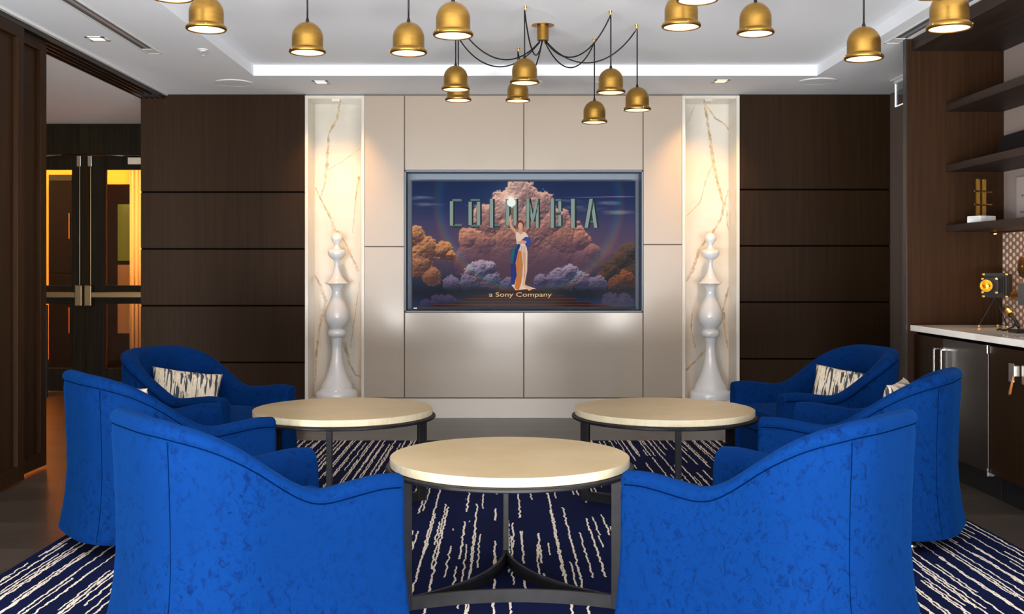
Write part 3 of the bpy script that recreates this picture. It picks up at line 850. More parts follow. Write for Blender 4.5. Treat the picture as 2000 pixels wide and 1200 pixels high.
hm.v = [(v[0] * 1.0, v[2], v[1] + 0.20) for v in t_.v]; hm.f = t_.f; hm.mi = t_.mi
hm.build('horn_lens', M['brass_rim'], pj, smooth=True, autosm=40)
MB().box(-0.05, 0.05, -0.14, -0.01, 0, 0.015).build('base_plate', M['black'], pj, bevel=0.003)
MB().tube([(0, -0.07, 0.01), (0, -0.07, 0.16)], 0.012, 10).build('stand_post', M['black'], pj)

# microphone with its cord
mc = thing('microphone_model', 'brass and black vintage microphone with a looping black cord on the counter', 'microphone', (2.86, 5.98, 0.890), rz=0)
MB().tube([(0.0, 0.10, 0.118), (0.0, 0.055, 0.096)], 0.019, 20).build('grille_head', M['brass_bright'], mc)
MB().tube([(0.0, 0.125, 0.130), (0.0, 0.098, 0.117)], 0.0205, 20).build('head_cap', M['black'], mc)
MB().tube([(0.0, 0.056, 0.097), (0.0, 0.0, 0.06), (0, -0.03, 0.03)], [0.012, 0.010, 0.009], 12).build('handle', M['black'], mc, smooth=True)
MB().box(-0.04, 0.04, -0.08, 0.02, 0, 0.02).build('foot', M['black'], mc, bevel=0.006)
cd = [( -0.02 + 0.02 * math.sin(k * 1.1), 0.19 - k * 0.012, 0.006 + 0.006 * (k % 2)) for k in range(12)] + [(0, 0.03, 0.03), (0, 0.01, 0.055)]
MB().tube(cd, 0.0045, 8).build('cord', M['black'], mc, smooth=True)

# ------------------------------------------------------------------ television
def srgb(r_, g_, b_): return lin((r_, g_, b_))
rs = np.random.RandomState(5)
def vnoise(x, y, seed):
    g = np.random.RandomState(seed).rand(64, 64)
    xi = np.floor(x).astype(int); yi = np.floor(y).astype(int)
    fx = x - xi; fy = y - yi
    fx = fx * fx * (3 - 2 * fx); fy = fy * fy * (3 - 2 * fy)
    a = g[yi % 64, xi % 64]; b_ = g[yi % 64, (xi + 1) % 64]; c_ = g[(yi + 1) % 64, xi % 64]; d_ = g[(yi + 1) % 64, (xi + 1) % 64]
    return (a * (1 - fx) + b_ * fx) * (1 - fy) + (c_ * (1 - fx) + d_ * fx) * fy
def fbm(x, y, seed, octs=5):
    s_ = 0; am = 0.5
    for o_ in range(octs):
        s_ = s_ + am * vnoise(x * 2 ** o_, y * 2 ** o_, seed + o_); am *= 0.55
    return s_
SX0, SX1, SY0, SY1 = 90, 1845, 140, 1130     # picture area, quarter-pixel units
GW, GH = 440, 248
gx, gy = np.meshgrid(np.linspace(SX0, SX1, GW), np.linspace(SY0, SY1, GH))
def ramp(v, stops):
    out = np.zeros(v.shape + (3,))
    xs = [s_[0] for s_ in stops]
    for k in range(3): out[..., k] = np.interp(v, xs, [s_[1][k] for s_ in stops])
    return out
img = ramp(gy, [(140, (4, 42, 92)), (300, (26, 50, 104)), (480, (78, 72, 112)), (700, (112, 84, 104)), (850, (70, 62, 88)), (1000, (16, 32, 58)), (1130, (16, 46, 96))])
def mix(a, b_, t_): return a * (1 - t_[..., None]) + b_ * t_[..., None]
# thin cloud streaks
st_ = fbm(gx / 190, gy / 26, 40)
for (cx, cy, w_, h_) in ((150, 270, 130, 22), (180, 325, 190, 22), (1300, 300, 170, 25), (1450, 350, 200, 30), (1640, 310, 110, 24), (1700, 385, 190, 24), (620, 330, 120, 20)):
    mk = np.clip(1 - ((gx - cx) / w_) ** 2 - ((gy - cy) / h_) ** 2, 0, 1) * np.clip(st_ * 3 - 1.0, 0, 1) * 0.75
    img = mix(img, np.array((150, 145, 155.)), mk)
def cloud(circs, stops_lit, dark, seed, amp=0.55, fs=60.0, k=34):
    global img
    f_ = np.full(gx.shape, -9.0)
    for cx, cy, r_ in circs:
        f_ = np.maximum(f_, 1 - np.hypot(gx - cx, gy - cy) / r_)
    nz = fbm(gx / fs, gy / fs, seed) + 0.5 * (1 - np.abs(2 * fbm(gx / fs * 1.7, gy / fs * 1.7, seed + 9) - 1)) - 0.95
    h_ = f_ * 1.0 + amp * nz
    mask = np.clip((h_ + 0.02) / 0.05, 0, 1)
    hh = np.sqrt(np.clip(h_, 0, None) + 0.02)
    gyy, gxx = np.gradient(hh)
    sh = np.clip(0.40 + k * (gyy * 0.75 + gxx * 0.35) * 0.45 + 0.34 * np.exp(-np.clip(h_, 0, None) * 7), 0, 1)
    lit = ramp(gy, stops_lit)
    colr = mix(np.ones_like(lit) * np.array(dark, float), lit, sh)
    img = mix(img, colr, mask)
cloud([(940, 260, 150), (850, 340, 160), (1060, 370, 180), (700, 450, 150), (1180, 480, 170), (550, 600, 100), (650, 640, 160), (960, 560, 280), (1270, 600, 190), (1400, 610, 100), (1500, 710, 80), (800, 780, 260), (1150, 800, 290), (560, 760, 150), (1420, 780, 120)],
      [(150, (255, 205, 184)), (400, (255, 190, 168)), (560, (250, 170, 132)), (700, (150, 105, 115)), (850, (95, 72, 90)), (1000, (60, 50, 70))], (92, 66, 84), 3, 0.5, 75)
cloud([(110, 580, 90), (190, 680, 110), (330, 690, 80), (150, 790, 110), (240, 890, 80), (380, 720, 50)], [(500, (255, 178, 118)), (760, (235, 160, 110)), (950, (150, 90, 65))], (92, 62, 60), 21, 0.5, 50)
cloud([(1820, 700, 90), (1760, 770, 100), (1830, 870, 150), (1660, 850, 90), (1600, 900, 60)], [(600, (120, 92, 78)), (850, (105, 72, 55)), (1000, (70, 50, 45))], (30, 34, 42), 33, 0.5, 50)
cloud([(1760, 930, 90), (1700, 960, 70)], [(850, (170, 95, 60)), (1000, (90, 60, 50))], (48, 36, 40), 35, 0.5, 45)
cloud([(620, 860, 100), (700, 830, 60), (560, 850, 60), (400, 955, 70), (550, 940, 90), (700, 930, 90), (1330, 860, 70), (1240, 915, 90), (1420, 930, 80), (1550, 965, 80), (1100, 935, 60), (850, 960, 60)],
      [(780, (205, 182, 200)), (900, (150, 130, 160)), (1000, (60, 62, 90))], (56, 54, 82), 50, 0.55, 38)
# dark teal cloud bank at the bottom
bank = np.clip((gy - 975 - 40 * (fbm(gx / 90, gy / 60, 61) - 0.5)) / 30, 0, 1) * np.clip((1085 - gy) / 40, 0, 1)
img = mix(img, np.array((14, 26, 44.)), bank * 0.9)
cloud([(300, 1110, 80), (380, 1090, 60), (200, 1130, 60), (1660, 1100, 80), (1760, 1090, 70)], [(1000, (92, 70, 100)), (1130, (60, 55, 90))], (28, 38, 78), 70, 0.5, 40)
# light burst and faint rainbow rings
dd = np.hypot(gx - 870, gy - 305)
img = img + np.exp(-(dd / 40) ** 2)[..., None] * np.array((170, 200, 180.)) + np.exp(-(dd / 130) ** 1.3)[..., None] * np.array((60, 60, 48.))
for cx, cy, R_ in ((1010, 290, 720),):
    rr = np.hypot(gx - cx, gy - cy) - R_
    for off, colr in ((28, (50, 12, 0)), (8, (40, 36, 0)), (-12, (0, 48, 14)), (-34, (0, 18, 50))):
        img = img + (np.exp(-((rr - off) / 13) ** 2))[..., None] * np.array(colr, float) * 0.42
hz_ = np.exp(-((gy - (262 + (gx - 1600) * -0.01)) / 2.2) ** 2) * (gx > 1180) * np.exp(-((gx - 1640) / 260) ** 2)
img = img + hz_[..., None] * np.array((190, 120, 120.))
img = np.clip((img - 8) * 0.86, 0, 255)
limg = np.where(img / 255 <= 0.04045, img / 255 / 12.92, ((img / 255 + 0.055) / 1.055) ** 2.4)

tv = thing('television', 'large flat television recessed in wall, showing clouds, torch-bearing robed figure and tall silver letters', 'television', (wx(1023), WY + 0.075, wz(604)))
TX, TYw, TZz = tv.location
tvw0, tvw1 = wx(802.5) - TX, wx(1243.5) - TX
tvh = wz(352) - wz(604)
MB().box(tvw0, tvw1, 0.004, 0.07, 0, tvh).build('housing', M['black'], tv, bevel=0.003)
bz = MB(); e = 0.006
bz.box(tvw0, tvw1, -0.004, 0.004, 0, 0.018); bz.box(tvw0, tvw1, -0.004, 0.004, tvh - e, tvh)
bz.box(tvw0, tvw0 + e, -0.004, 0.004, 0, tvh); bz.box(tvw1 - e, tvw1, -0.004, 0.004, 0, tvh)
bz.build('bezel', M['black'], tv)
MB().box(tvw0 + 0.02, tvw0 + 0.045, -0.0045, -0.004, 0.003, 0.006).build('badge', M['chrome'], tv)
# screen: px,py in quarter units -> local metres
sw0, sw1, sz0, sz1 = tvw0 + e, tvw1 - e, 0.018, tvh - e
def sc(px, py):
    return (sw0 + (px - SX0) / (SX1 - SX0) * (sw1 - sw0), sz1 - (py - SY0) / (SY1 - SY0) * (sz1 - sz0))
def emis_mat(name, col=None, attr=None, st=1.0):
    m, nt, b_ = newmat(name)
    b_.inputs['Base Color'].default_value = (0.01, 0.01, 0.01, 1)
    b_.inputs['Roughness'].default_value = 0.12
    b_.inputs['Specular IOR Level'].default_value = 0.02
    if attr:
        a_ = N(nt, 'ShaderNodeVertexColor'); a_.layer_name = attr
        nt.links.new(a_.outputs['Color'], b_.inputs['Emission Color'])
    else:
        b_.inputs['Emission Color'].default_value = (*col, 1)
    b_.inputs['Emission Strength'].default_value = st
    return m
me = bpy.data.meshes.new('screen')
xs = sw0 + (gx - SX0) / (SX1 - SX0) * (sw1 - sw0); zs = sz1 - (gy - SY0) / (SY1 - SY0) * (sz1 - sz0)
co_ = np.stack([xs, np.zeros_like(xs), zs], -1).reshape(-1, 3)
ii = np.arange(GW * GH).reshape(GH, GW)
quads = np.stack([ii[:-1, :-1], ii[1:, :-1], ii[1:, 1:], ii[:-1, 1:]], -1).reshape(-1, 4)
me.from_pydata([tuple(v) for v in co_], [], [tuple(int(a) for a in q_) for q_ in quads])
ca = me.color_attributes.new('screen_picture', 'FLOAT_COLOR', 'POINT')
ca.data.foreach_set('color', np.concatenate([limg.reshape(-1, 3), np.ones((GW * GH, 1))], 1).astype(np.float32).ravel())
me.materials.append(emis_mat('screen_glow', attr='screen_picture', st=0.92))
so = bpy.data.objects.new('screen', me); COL.objects.link(so); so.parent = tv
EM = {}
def em(c_):
    if c_ not in EM: EM[c_] = emis_mat('screen_ink_%d' % len(EM), lin(c_), st=0.92)
    return EM[c_]
class Flat:
    def __init__(s): s.mb = MB(); s.ms = []
    def poly(s, pts, col, lay=1):
        m_ = em(col)
        if m_ not in s.ms: s.ms.append(m_)
        s.mb.add([(sc(x, y)[0], -0.0006 * lay, sc(x, y)[1]) for x, y in pts], [tuple(range(len(pts)))], s.ms.index(m_))
    def build(s, name, par): return s.mb.build(name, s.ms, par, fixn=False)
# steps
F = Flat()
for (x0, x1, y0, y1) in ((790, 1130, 992, 1002), (757, 1135, 1002, 1024), (680, 1213, 1024, 1044), (600, 1292, 1044, 1065), (512, 1383, 1065, 1088), (408, 1496, 1088, 1112), (248, 1655, 1112, 1130)):
    F.poly([(x0, y1), (x1, y1), (x1, y0), (x0, y0)], (34, 10, 10))
    F.poly([(x0, y0 + 4), (x1, y0 + 4), (x1, y0), (x0, y0)], (92, 34, 24), 1.5)
F.build('stair_picture', so)
# letters with a lit left facet and a dark right facet
LIT = (134, 152, 144); DRK = (10, 40, 46); MID = (88, 112, 106)
def stroke(F, a, b_, w):
    (x0, y0), (x1, y1) = a, b_
    if abs(y1 - y0) >= abs(x1 - x0):
        h_ = w / 2 + 2
        F.poly([(x0 - h_, y0), (x1 - h_, y1), (x1 + h_ * .35, y1), (x0 + h_ * .35, y0)], LIT, 3)
        F.poly([(x0 + h_ * .35, y0), (x1 + h_ * .35, y1), (x1 + h_, y1), (x0 + h_, y0)], DRK, 3)
    else:
        h_ = w / 2
        F.poly([(x0, y0 - h_), (x0, y0 + h_ * .3), (x1, y1 + h_ * .3), (x1, y1 - h_)], MID, 2.5)
        F.poly([(x0, y0 + h_ * .3), (x0, y0 + h_), (x1, y1 + h_), (x1, y1 + h_ * .3)], DRK, 2.5)
def letter(strokes):
    F = Flat()
    # dark drop edge behind, then the facets
    for a, b_, w in strokes:
        (x0, y0), (x1, y1) = a, b_
        if abs(y1 - y0) >= abs(x1 - x0):
            F.poly([(x0 - w * .5 - 5, y0), (x1 - w * .5 - 5, y1), (x1 + w * .5 + 3, y1), (x0 + w * .5 + 3, y0)], (10, 44, 50), 2)
        stroke(F, a, b_, w)
    F.build('screen_letter', so)
T_, B_ = 277, 505
w = 34
letter([((405, 295), (405, 488), w), ((405, 292), (478, 292), 28), ((405, 490), (480, 490), 28)])                        # C
letter([((552, 300), (552, 484), w), ((618, 300), (618, 484), w), ((548, 290), (622, 290), 24), ((548, 494), (622, 494), 24)])  # O
letter([((720, T_), (720, B_), w), ((720, 490), (775, 490), 28)])                                                        # L
letter([((848, T_), (848, 484), w), ((906, T_), (906, 484), w), ((844, 494), (908, 494), 24)])                            # U
letter([((1006, T_), (1006, B_), 28), ((1080, T_), (1080, B_), 28), ((1010, T_), (1044, 455), 26), ((1078, T_), (1044, 455), 26)])  # M
letter([((1200, T_), (1200, B_), w), ((1258, 296), (1258, 374), 30), ((1258, 406), (1258, 488), 30), ((1196, 290), (1262, 290), 24), ((1196, 390), (1262, 390), 24), ((1196, 493), (1262, 493), 24)])  # B
letter([((1363, T_), (1363, B_), 40)])                                                                                   # I
letter([((1506, T_), (1468, B_), 34), ((1510, T_), (1542, B_), 34), ((1478, 462), (1538, 462), 20)])                       # A
# robed figure with a torch
G = Flat()
G.poly([(902, 545), (915, 640), (880, 760), (872, 960), (905, 1000), (985, 992), (1066, 990), (975, 958), (995, 850), (998, 700), (985, 620), (1005, 575), (985, 545), (945, 535)], (226, 196, 176), 4)
G.poly([(925, 690), (905, 800), (915, 870), (895, 985), (930, 1000), (950, 940), (960, 800), (950, 690)], (196, 112, 44), 5)
G.poly([(955, 700), (972, 830), (960, 960), (1010, 1005), (1040, 990), (978, 955), (990, 850), (985, 700)], (216, 170, 130), 5)
for q_ in (935, 948, 962, 976): G.poly([(q_, 650), (q_ - 4, 900), (q_, 905), (q_ + 4, 650)], (168, 128, 110), 6)
G.poly([(925, 630), (890, 660), (864, 690), (866, 780), (868, 960), (896, 955), (914, 880), (905, 790), (925, 690), (945, 640)], (28, 40, 112), 7)
G.poly([(866, 700), (868, 790), (880, 790), (900, 680), (925, 635), (890, 660)], (20, 92, 104), 8)
G.poly([(985, 575), (1020, 585), (1026, 625), (1015, 655), (990, 658), (975, 630), (925, 632), (955, 600)], (46, 66, 140), 8)
G.poly([(920, 618), (955, 605), (992, 612), (985, 630), (940, 628), (925, 636)], (206, 150, 122), 9)
G.poly([(905, 555), (860, 500), (852, 430), (866, 400), (876, 420), (872, 480), (915, 535)], (206, 150, 122), 9)
G.poly([(864, 350), (884, 350), (878, 445), (872, 445)], (120, 96, 80), 10)
G.poly([(926, 505), (922, 540), (945, 560), (962, 545), (955, 505)], (200, 144, 116), 9)
def ell(cx, cy, rx, ry, n_=20): return [(cx + rx * math.cos(2 * PI * k / n_), cy + ry * math.sin(2 * PI * k / n_)) for k in range(n_)]
G.poly(ell(940, 482, 31, 36), (104, 48, 34), 10)
G.poly(ell(942, 492, 19, 27), (214, 158, 130), 11)
G.poly(ell(871, 306, 34, 34, 24), (242, 250, 238), 12)
G.build('robed_figure_picture', so)
# caption line
fc = bpy.data.curves.new('caption', 'FONT')
fc.body = 'a Sony Company'
fc.align_x = 'CENTER'; fc.align_y = 'CENTER'
fc.size = 0.093
fo = bpy.data.objects.new('caption_tmp', fc); COL.objects.link(fo)
bpy.context.view_layer.update()
dg = bpy.context.evaluated_depsgraph_get()
cm = bpy.data.meshes.new_from_object(fo.evaluated_get(dg))
bpy.data.objects.remove(fo)
cvs = np.array([v.co[:] for v in cm.vertices])
x0_, x1_ = cvs[:, 0].min(), cvs[:, 0].max(); y0_, y1_ = cvs[:, 1].min(), cvs[:, 1].max()
cxx, _ = sc(942, 1040); wl = sc(1190, 0)[0] - sc(696, 0)[0]; hl = sc(0, 1018)[1] - sc(0, 1063)[1]
for layer, dx, dz, colr in ((0, 0.002, -0.002, (30, 20, 20)), (1, 0, 0, (222, 190, 140))):
    m2 = cm.copy()
    for v in m2.vertices:
        a_ = (v.co.x - (x0_ + x1_) / 2) / (x1_ - x0_) * wl; b__ = (v.co.y - (y0_ + y1_) / 2) / (y1_ - y0_) * hl
        v.co = (cxx + a_ + dx, -0.0030 - 0.0006 * layer, sc(0, 1040)[1] + b__ + dz)
    m2.materials.clear(); m2.materials.append(em(colr))
    oo = bpy.data.objects.new('caption_shadow' if layer == 0 else 'caption_text', m2); COL.objects.link(oo); oo.parent = so
# wall bracket holding the screen in its recess
MB().box(-0.25, 0.25, 0.07, 0.123, 0.3, 0.75).build('wall_bracket', M['black'], tv)

# ------------------------------------------------------------------ rug
rg = MB().box(-2.155, 2.155, 0, 5.33, 0, 0.012).build('area_rug', M['rug'], None, (0.135, 2.40, 0.0), bevel=0.004)
tag(rg, 'large navy rug with broken wavering cream lines on the plank floor', 'rug')

# ------------------------------------------------------------------ white finial sculptures
cpf = [(1170, 80), (1160, 81), (1148, 80), (1143, 76), (1137, 64), (1128, 61), (1121, 60), (1112, 54), (1095, 44), (1078, 37), (1050, 28), (1020, 22), (985, 19), (960, 20), (945, 22), (941, 24), (938, 31), (932, 34),
       (924, 35), (917, 33), (912, 29), (909, 24), (905, 27), (896, 36), (884, 42), (870, 46), (852, 45), (835, 41), (818, 34), (800, 25), (785, 19), (770, 17.5), (758, 20), (748, 26), (742, 36), (739, 44), (736, 43),
       (728, 33), (715, 22), (700, 15), (682, 10.5), (665, 9), (655, 10), (650, 13), (646, 20), (640, 27), (632, 32), (624, 34), (616, 33), (613, 29), (611, 20), (607, 13), (600, 9.5), (592, 10), (587, 13), (580, 18), (572, 21), (564, 21), (556, 17), (550, 10), (547, 1.5)]
prof = [(r_ * 0.00224, (1170 - z_) * 0.002245) for z_, r_ in cpf]
for px, lab in ((658.5, 'white glossy turned finial sculpture standing in the left marble niche'), (1386.5, 'white glossy turned finial sculpture standing in the right marble niche')):
    yy = WY + 0.13
    o = MB().lathe(prof, n=64).build('finial_sculpture', M['sculpt'], None, ((px - 980) / 2100 * yy, yy - 0.02, 0.1555), smooth=True, autosm=50)
    tag(o, lab, 'sculpture', 'turned white finial sculptures')

# ------------------------------------------------------------------ pendant lamps
def make_bell():
    R0, R1 = 0.0735, 0.0865
    prof = [(0.074, 0.020)]
    prof += [(R0, 0.022), (R0, 0.040), (R0, 0.072)]
    for k in range(1, 13):
        a = k / 12 * PI / 2
        prof.append((R0 * math.cos(a) + 0.0001, 0.072 + 0.076 * math.sin(a)))
    return prof
bell_prof = make_bell()
rim_prof = [(0.077, 0.0), (0.083, 0.0), (0.0865, 0.004), (0.0865, 0.012), (0.083, 0.018), (0.077, 0.022), (0.0738, 0.024), (0.0735, 0.026)]
proto_parts = {}
me_shade = me_rim = None
def pendant(x, y, z, label, canopy, group, hookz=TZ):
    d = thing('pendant_lamp', label, 'pendant lamp', (x, y, z), rz=(hash(label) % 7) * 0 + x * 3, group=group)
    global proto_parts
    if not proto_parts:
        s_ = MB().lathe(bell_prof, n=56, cap=False).build('lamp_shade', M['brass'], d, smooth=True)
        rr = MB().lathe(rim_prof, n=56, cap=False).build('shade_rim', M['brass'], s_, smooth=True, autosm=50)
        rb = MB().lathe([(0.0765, 0.004), (0.0765, 0.0005), (0.0835, 0.0), (0.0862, 0.0035), (0.0868, 0.006)], n=56, cap=False).build('rim_lip', M['brass_rim'], s_, smooth=True, autosm=60)
        rv = MB()
        for k in range(3):
            q = k * 2 * PI / 3 + 0.4
            rv.lathe([(0.0022, 0), (0.0026, 0.002), (0.0022, 0.004)], 0.0868 * math.cos(q), 0.0868 * math.sin(q), 0.010, 8)
        rv.build('rivet', M['brass_bright'], s_)
        df = MB().lathe([(0.0765, 0.004), (0.001, 0.0055)], n=56, cap=False).build('diffuser', M['diffuser'], d)
        cg = MB().lathe([(0.010, 0.146), (0.008, 0.155), (0.004, 0.170), (0.003, 0.172)], n=16).build('cord_grip', M['black'], d, smooth=True, autosm=50)
        proto_parts = {'parts': [s_, df, cg], 'kids': [rr, rb, rv]}
    else:
        for p_ in proto_parts['parts']:
            copy_tree(p_, d)
    # cord: straight up to its hook, then a swag to the canopy
    hl = hookz - z
    c_, s2 = math.cos(-d.rotation_euler.z), math.sin(-d.rotation_euler.z)
    pts = [Vector((0, 0, 0.168)), Vector((0, 0, hl * 0.5)), Vector((0, 0, hl - 0.045)), Vector((0, 0, hl - 0.028))]
    cxw, cyw, czw = canopy
    dx, dy = cxw - x, cyw - y
    lx, ly = dx * c_ - dy * s2, dx * s2 + dy * c_
    L_ = math.hypot(lx, ly)
    P3 = Vector((lx * (1 - 0.025 / L_), ly * (1 - 0.025 / L_), czw - z)); P0 = Vector((0, 0, hl - 0.024))
    sag = 0.14 + 0.16 * min(L_, 0.8)
    P1 = P0 + Vector((lx * 0.22, ly * 0.22, -sag * 0.9)); P2 = P3 + Vector((-lx * 0.35, -ly * 0.35, -sag * 1.0))
    for k in range(1, 25):
        t_ = k / 24
        pts.append(P0 * (1 - t_) ** 3 + P1 * 3 * t_ * (1 - t_) ** 2 + P2 * 3 * t_ * t_ * (1 - t_) + P3 * t_ ** 3)
    MB().tube(pts, 0.0044, 8).build('cord', M['black'], d, smooth=True)
    hk = MB().lathe([(0.010, hl), (0.010, hl - 0.006), (0.005, hl - 0.012), (0.005, hl - 0.03), (0.002, hl - 0.032)], 0.006, 0, 0, 16)
    hk.build('ceiling_hook', M['brass_bright'], d, smooth=True, autosm=40)
    return d
def canopy(x, y, label):
    d = thing('lamp_canopy', label, 'ceiling canopy', (x, y, TZ))
    MB().lathe([(0.072, 0), (0.072, -0.004), (0.040, -0.006)], n=40).build('flange', M['brass'], d, smooth=True, autosm=30)
    MB().lathe([(0.037, -0.004), (0.037, -0.098), (0.033, -0.100), (0.004, -0.100)], n=40).build('canopy_cup', M['brass'], d, smooth=True, autosm=30)
    for k in range(3):
        q = -PI / 2 + k * 2 * PI / 3
        MB().lathe([(0.006, -0.004), (0.006, -0.009), (0.002, -0.011)], 0.058 * math.cos(q), 0.058 * math.sin(q), 0, 12).build('screw', M['brass_bright'], d, smooth=True)
    for k in range(7):
        q = k * 2 * PI / 7
        MB().tube([(0.024 * math.cos(q), 0.024 * math.sin(q), -0.099), (0.026 * math.cos(q), 0.026 * math.sin(q), -0.112)], 0.005, 8).build('cord_outlet', M['black'], d)
    return (x, y, TZ - 0.108)
cm_ = canopy(0.26, 6.80, 'brass ceiling canopy with ears gathering the middle cluster cords')
cl_ = canopy(-0.90, 4.25, 'brass ceiling canopy gathering the cords of the left group of lamps')
cr_ = canopy(1.32, 4.25, 'brass ceiling canopy gathering the cords of the right group of lamps')
GM = 'brass dome pendants of the middle cluster'; GL = 'brass dome pendants of the left group'; GR = 'brass dome pendants of the right group'
for (rx, ry, w_, lab, can, g) in (
    (1024.5, 163, 57, 'brass dome pendant directly below the canopy, left of centre, in front of the ceiling speaker', cm_, GM),
    (1193, 182, 56, 'brass dome pendant of the middle cluster, just left of its rightmost lamp', cm_, GM),
    (1244.5, 216, 53, 'rightmost brass dome pendant of the middle cluster', cm_, GM),
    (1161, 240, 50, 'lowest brass dome pendant of the middle cluster, hanging before the beige wall', cm_, GM),
    (1011.5, 198, 48, 'small far brass dome pendant peeking out below the front centre lamp', cm_, GM),
    (890, 176, 55, 'brass dome pendant under the large one, upper of two overlapping lamps', cm_, GM),
    (895, 197, 51, 'brass dome pendant mostly hidden, lower of two overlapping lamps', cm_, GM),
    (885, 71, 78, 'largest brass dome pendant, near the top centre left of the canopy', cl_, GL),
    (403, 59, 77.5, 'brass dome pendant in front of the tray edge above the sprinkler', cl_, GL),
    (600.5, 104, 70.5, 'brass dome pendant hanging above the left marble niche', cl_, GL),
    (798, 105, 71.5, 'brass dome pendant left of the largest lamp, its cord reaching the top edge', cl_, GL),
    (336, -3, 84, 'leftmost pendant lamp, only its glowing bottom showing at the top edge', cl_, GL),
    (1330.5, 54, 75, 'brass dome pendant right of the canopy, its top overlapped by a cut-off lamp', cr_, GR),
    (1362, 2, 81, 'pendant lamp cut by the top edge, above the lamp right of the canopy', cr_, GR),
    (1475.5, 67, 71.5, 'brass dome pendant hanging above the right marble niche and dark wall', cr_, GR),
    (1687, 116, 74, 'brass dome pendant hanging above the right ceiling speaker', cr_, GR),
    (1854, 57, 85, 'rightmost brass dome pendant overlapping the bar soffit', cr_, GR),
    (1832, -9, 92, 'pendant lamp cut by the top edge, just above the rightmost lamp', cr_, GR)):
    Y = 0.171 * 2100 / w_
    pendant((rx - 980) / 2100 * Y, Y, 1.24 + (527 - ry) / 2100 * Y, lab, can, g)

# ------------------------------------------------------------------ coffee tables
def make_table():
    d = thing('coffee_table', '', 'coffee table')
    h = 0.52; R_ = 0.455
    MB().lathe([(R_ - 0.004, h - 0.0325), (R_, h - 0.030), (R_, h - 0.002), (R_ - 0.0015, h - 0.0002)], n=96, cap=False).build('tabletop_edge', M['table_edge'], d, smooth=True, autosm=40)
    MB().lathe([(0.001, h - 0.0325), (R_ - 0.003, h - 0.0325), (R_ - 0.002, h - 0.0003), (0.001, h)], n=96, cap=False).build('tabletop', M['table_top'], d, smooth=True, autosm=20)
    MB().lathe([(R_ - 0.03, h - 0.050), (R_ + 0.012, h - 0.050), (R_ + 0.016, h - 0.046), (R_ + 0.016, h - 0.038), (R_ + 0.010, h - 0.034), (R_ - 0.03, h - 0.034), (R_ - 0.03, h - 0.050)], n=96, cap=False).build('frame_ring', M['dark_metal'], d, smooth=True, autosm=30)
    LR = 0.445
    angs = [math.radians(a) for a in (90, 210, 330)]
    for a in angs:
        m = MB(); m.box(-0.024, 0.024, -0.012, 0.012, 0, h - 0.050)
        o = m.build('leg', M['dark_metal'], d, bevel=0.002)
        o.location = (LR * math.cos(a), LR * math.sin(a), 0)
        o.rotation_euler = (0, 0, a + math.radians(0))
    for i in range(3):
        a0, a1 = angs[i], angs[(i + 1) % 3]
        p0 = Vector((LR * math.cos(a0), LR * math.sin(a0), 0)); p1 = Vector((LR * math.cos(a1), LR * math.sin(a1), 0))
        mid = (p0 + p1) * 0.5 * 0.15
        n_ = 28; vs = []
        for k in range(n_ + 1):
            t_ = k / n_
            p = p0 * (1 - t_) ** 2 + mid * 2 * t_ * (1 - t_) + p1 * t_ ** 2
            tg = (mid - p0) * 2 * (1 - t_) + (p1 - mid) * 2 * t_
            nn = Vector((-tg.y, tg.x, 0)).normalized() * 0.006
            for sg in (-1, 1):
                for zz in (0.0, 0.048): vs.append((p.x + nn.x * sg, p.y + nn.y * sg, zz))
        fs = []
        for k in range(n_):
            a_, b_ = 4 * k, 4 * k + 4
            fs += [(a_, b_, b_ + 1, a_ + 1), (a_ + 2, a_ + 3, b_ + 3, b_ + 2), (a_ + 1, b_ + 1, b_ + 3, a_ + 3), (a_, a_ + 2, b_ + 2, b_)]
        fs += [(0, 1, 3, 2), (4 * n_, 4 * n_ + 2, 4 * n_ + 3, 4 * n_ + 1)]
        MB().add(vs, fs).build('curved_stretcher', M['dark_metal'], d, smooth=True, autosm=40)
    return d
tb = make_table()
specs = [((0.030, 4.10), 0.03, 'nearest round cream-topped coffee table between the two front blue chairs'),
         ((-0.81, 5.50), math.radians(180), 'round cream-topped coffee table at the left, before the left marble niche'),
         ((0.83, 5.50), math.radians(180), 'round cream-topped coffee table at the right, before the right marble niche')]
for i, ((x, y), rz, lab) in enumerate(specs):
    o = tb if i == 0 else copy_tree(tb)
    o.location = (x, y, 0.012); o.rotation_euler = (0, 0, rz)
    tag(o, lab, 'coffee table', 'round coffee tables with dark metal frames')

# ------------------------------------------------------------------ armchairs
HW, HD, CR = 0.36, 0.39, 0.27
HS = [0, 0.05, 0.15, 0.25, 0.30, 0.36, 0.44, 0.52, 0.64, 0.78]
HZ = [0.548, 0.556, 0.545, 0.532, 0.530, 0.552, 0.606, 0.664, 0.732, 0.780]
def ztop(s_):
    # smooth interpolation of the rim height by distance from the arm front
    vals = [np.interp(s_ + q, HS, HZ) for q in (-0.04, -0.02, 0, 0.02, 0.04)]
    return float(sum(vals) / 5)
def u_path():
    P = []
    n1 = 22
    for k in range(n1): P.append(((HW, HD - (HD + HD - CR) * k / n1), (1, 0)))
    for k in range(13):
        a = k / 12 * PI / 2
        P.append(((HW - CR + CR * math.cos(a), -HD + CR - CR * math.sin(a)), (math.cos(a), -math.sin(a))))
    for k in range(1, 5): P.append(((HW - CR - (HW - CR) * k / 5 * 1.0, -HD), (0, -1)))
    half = P[:]
    return half + [((0, -HD), (0, -1))] + [((-p[0], p[1]), (-n[0], n[1])) for p, n in reversed(half)]
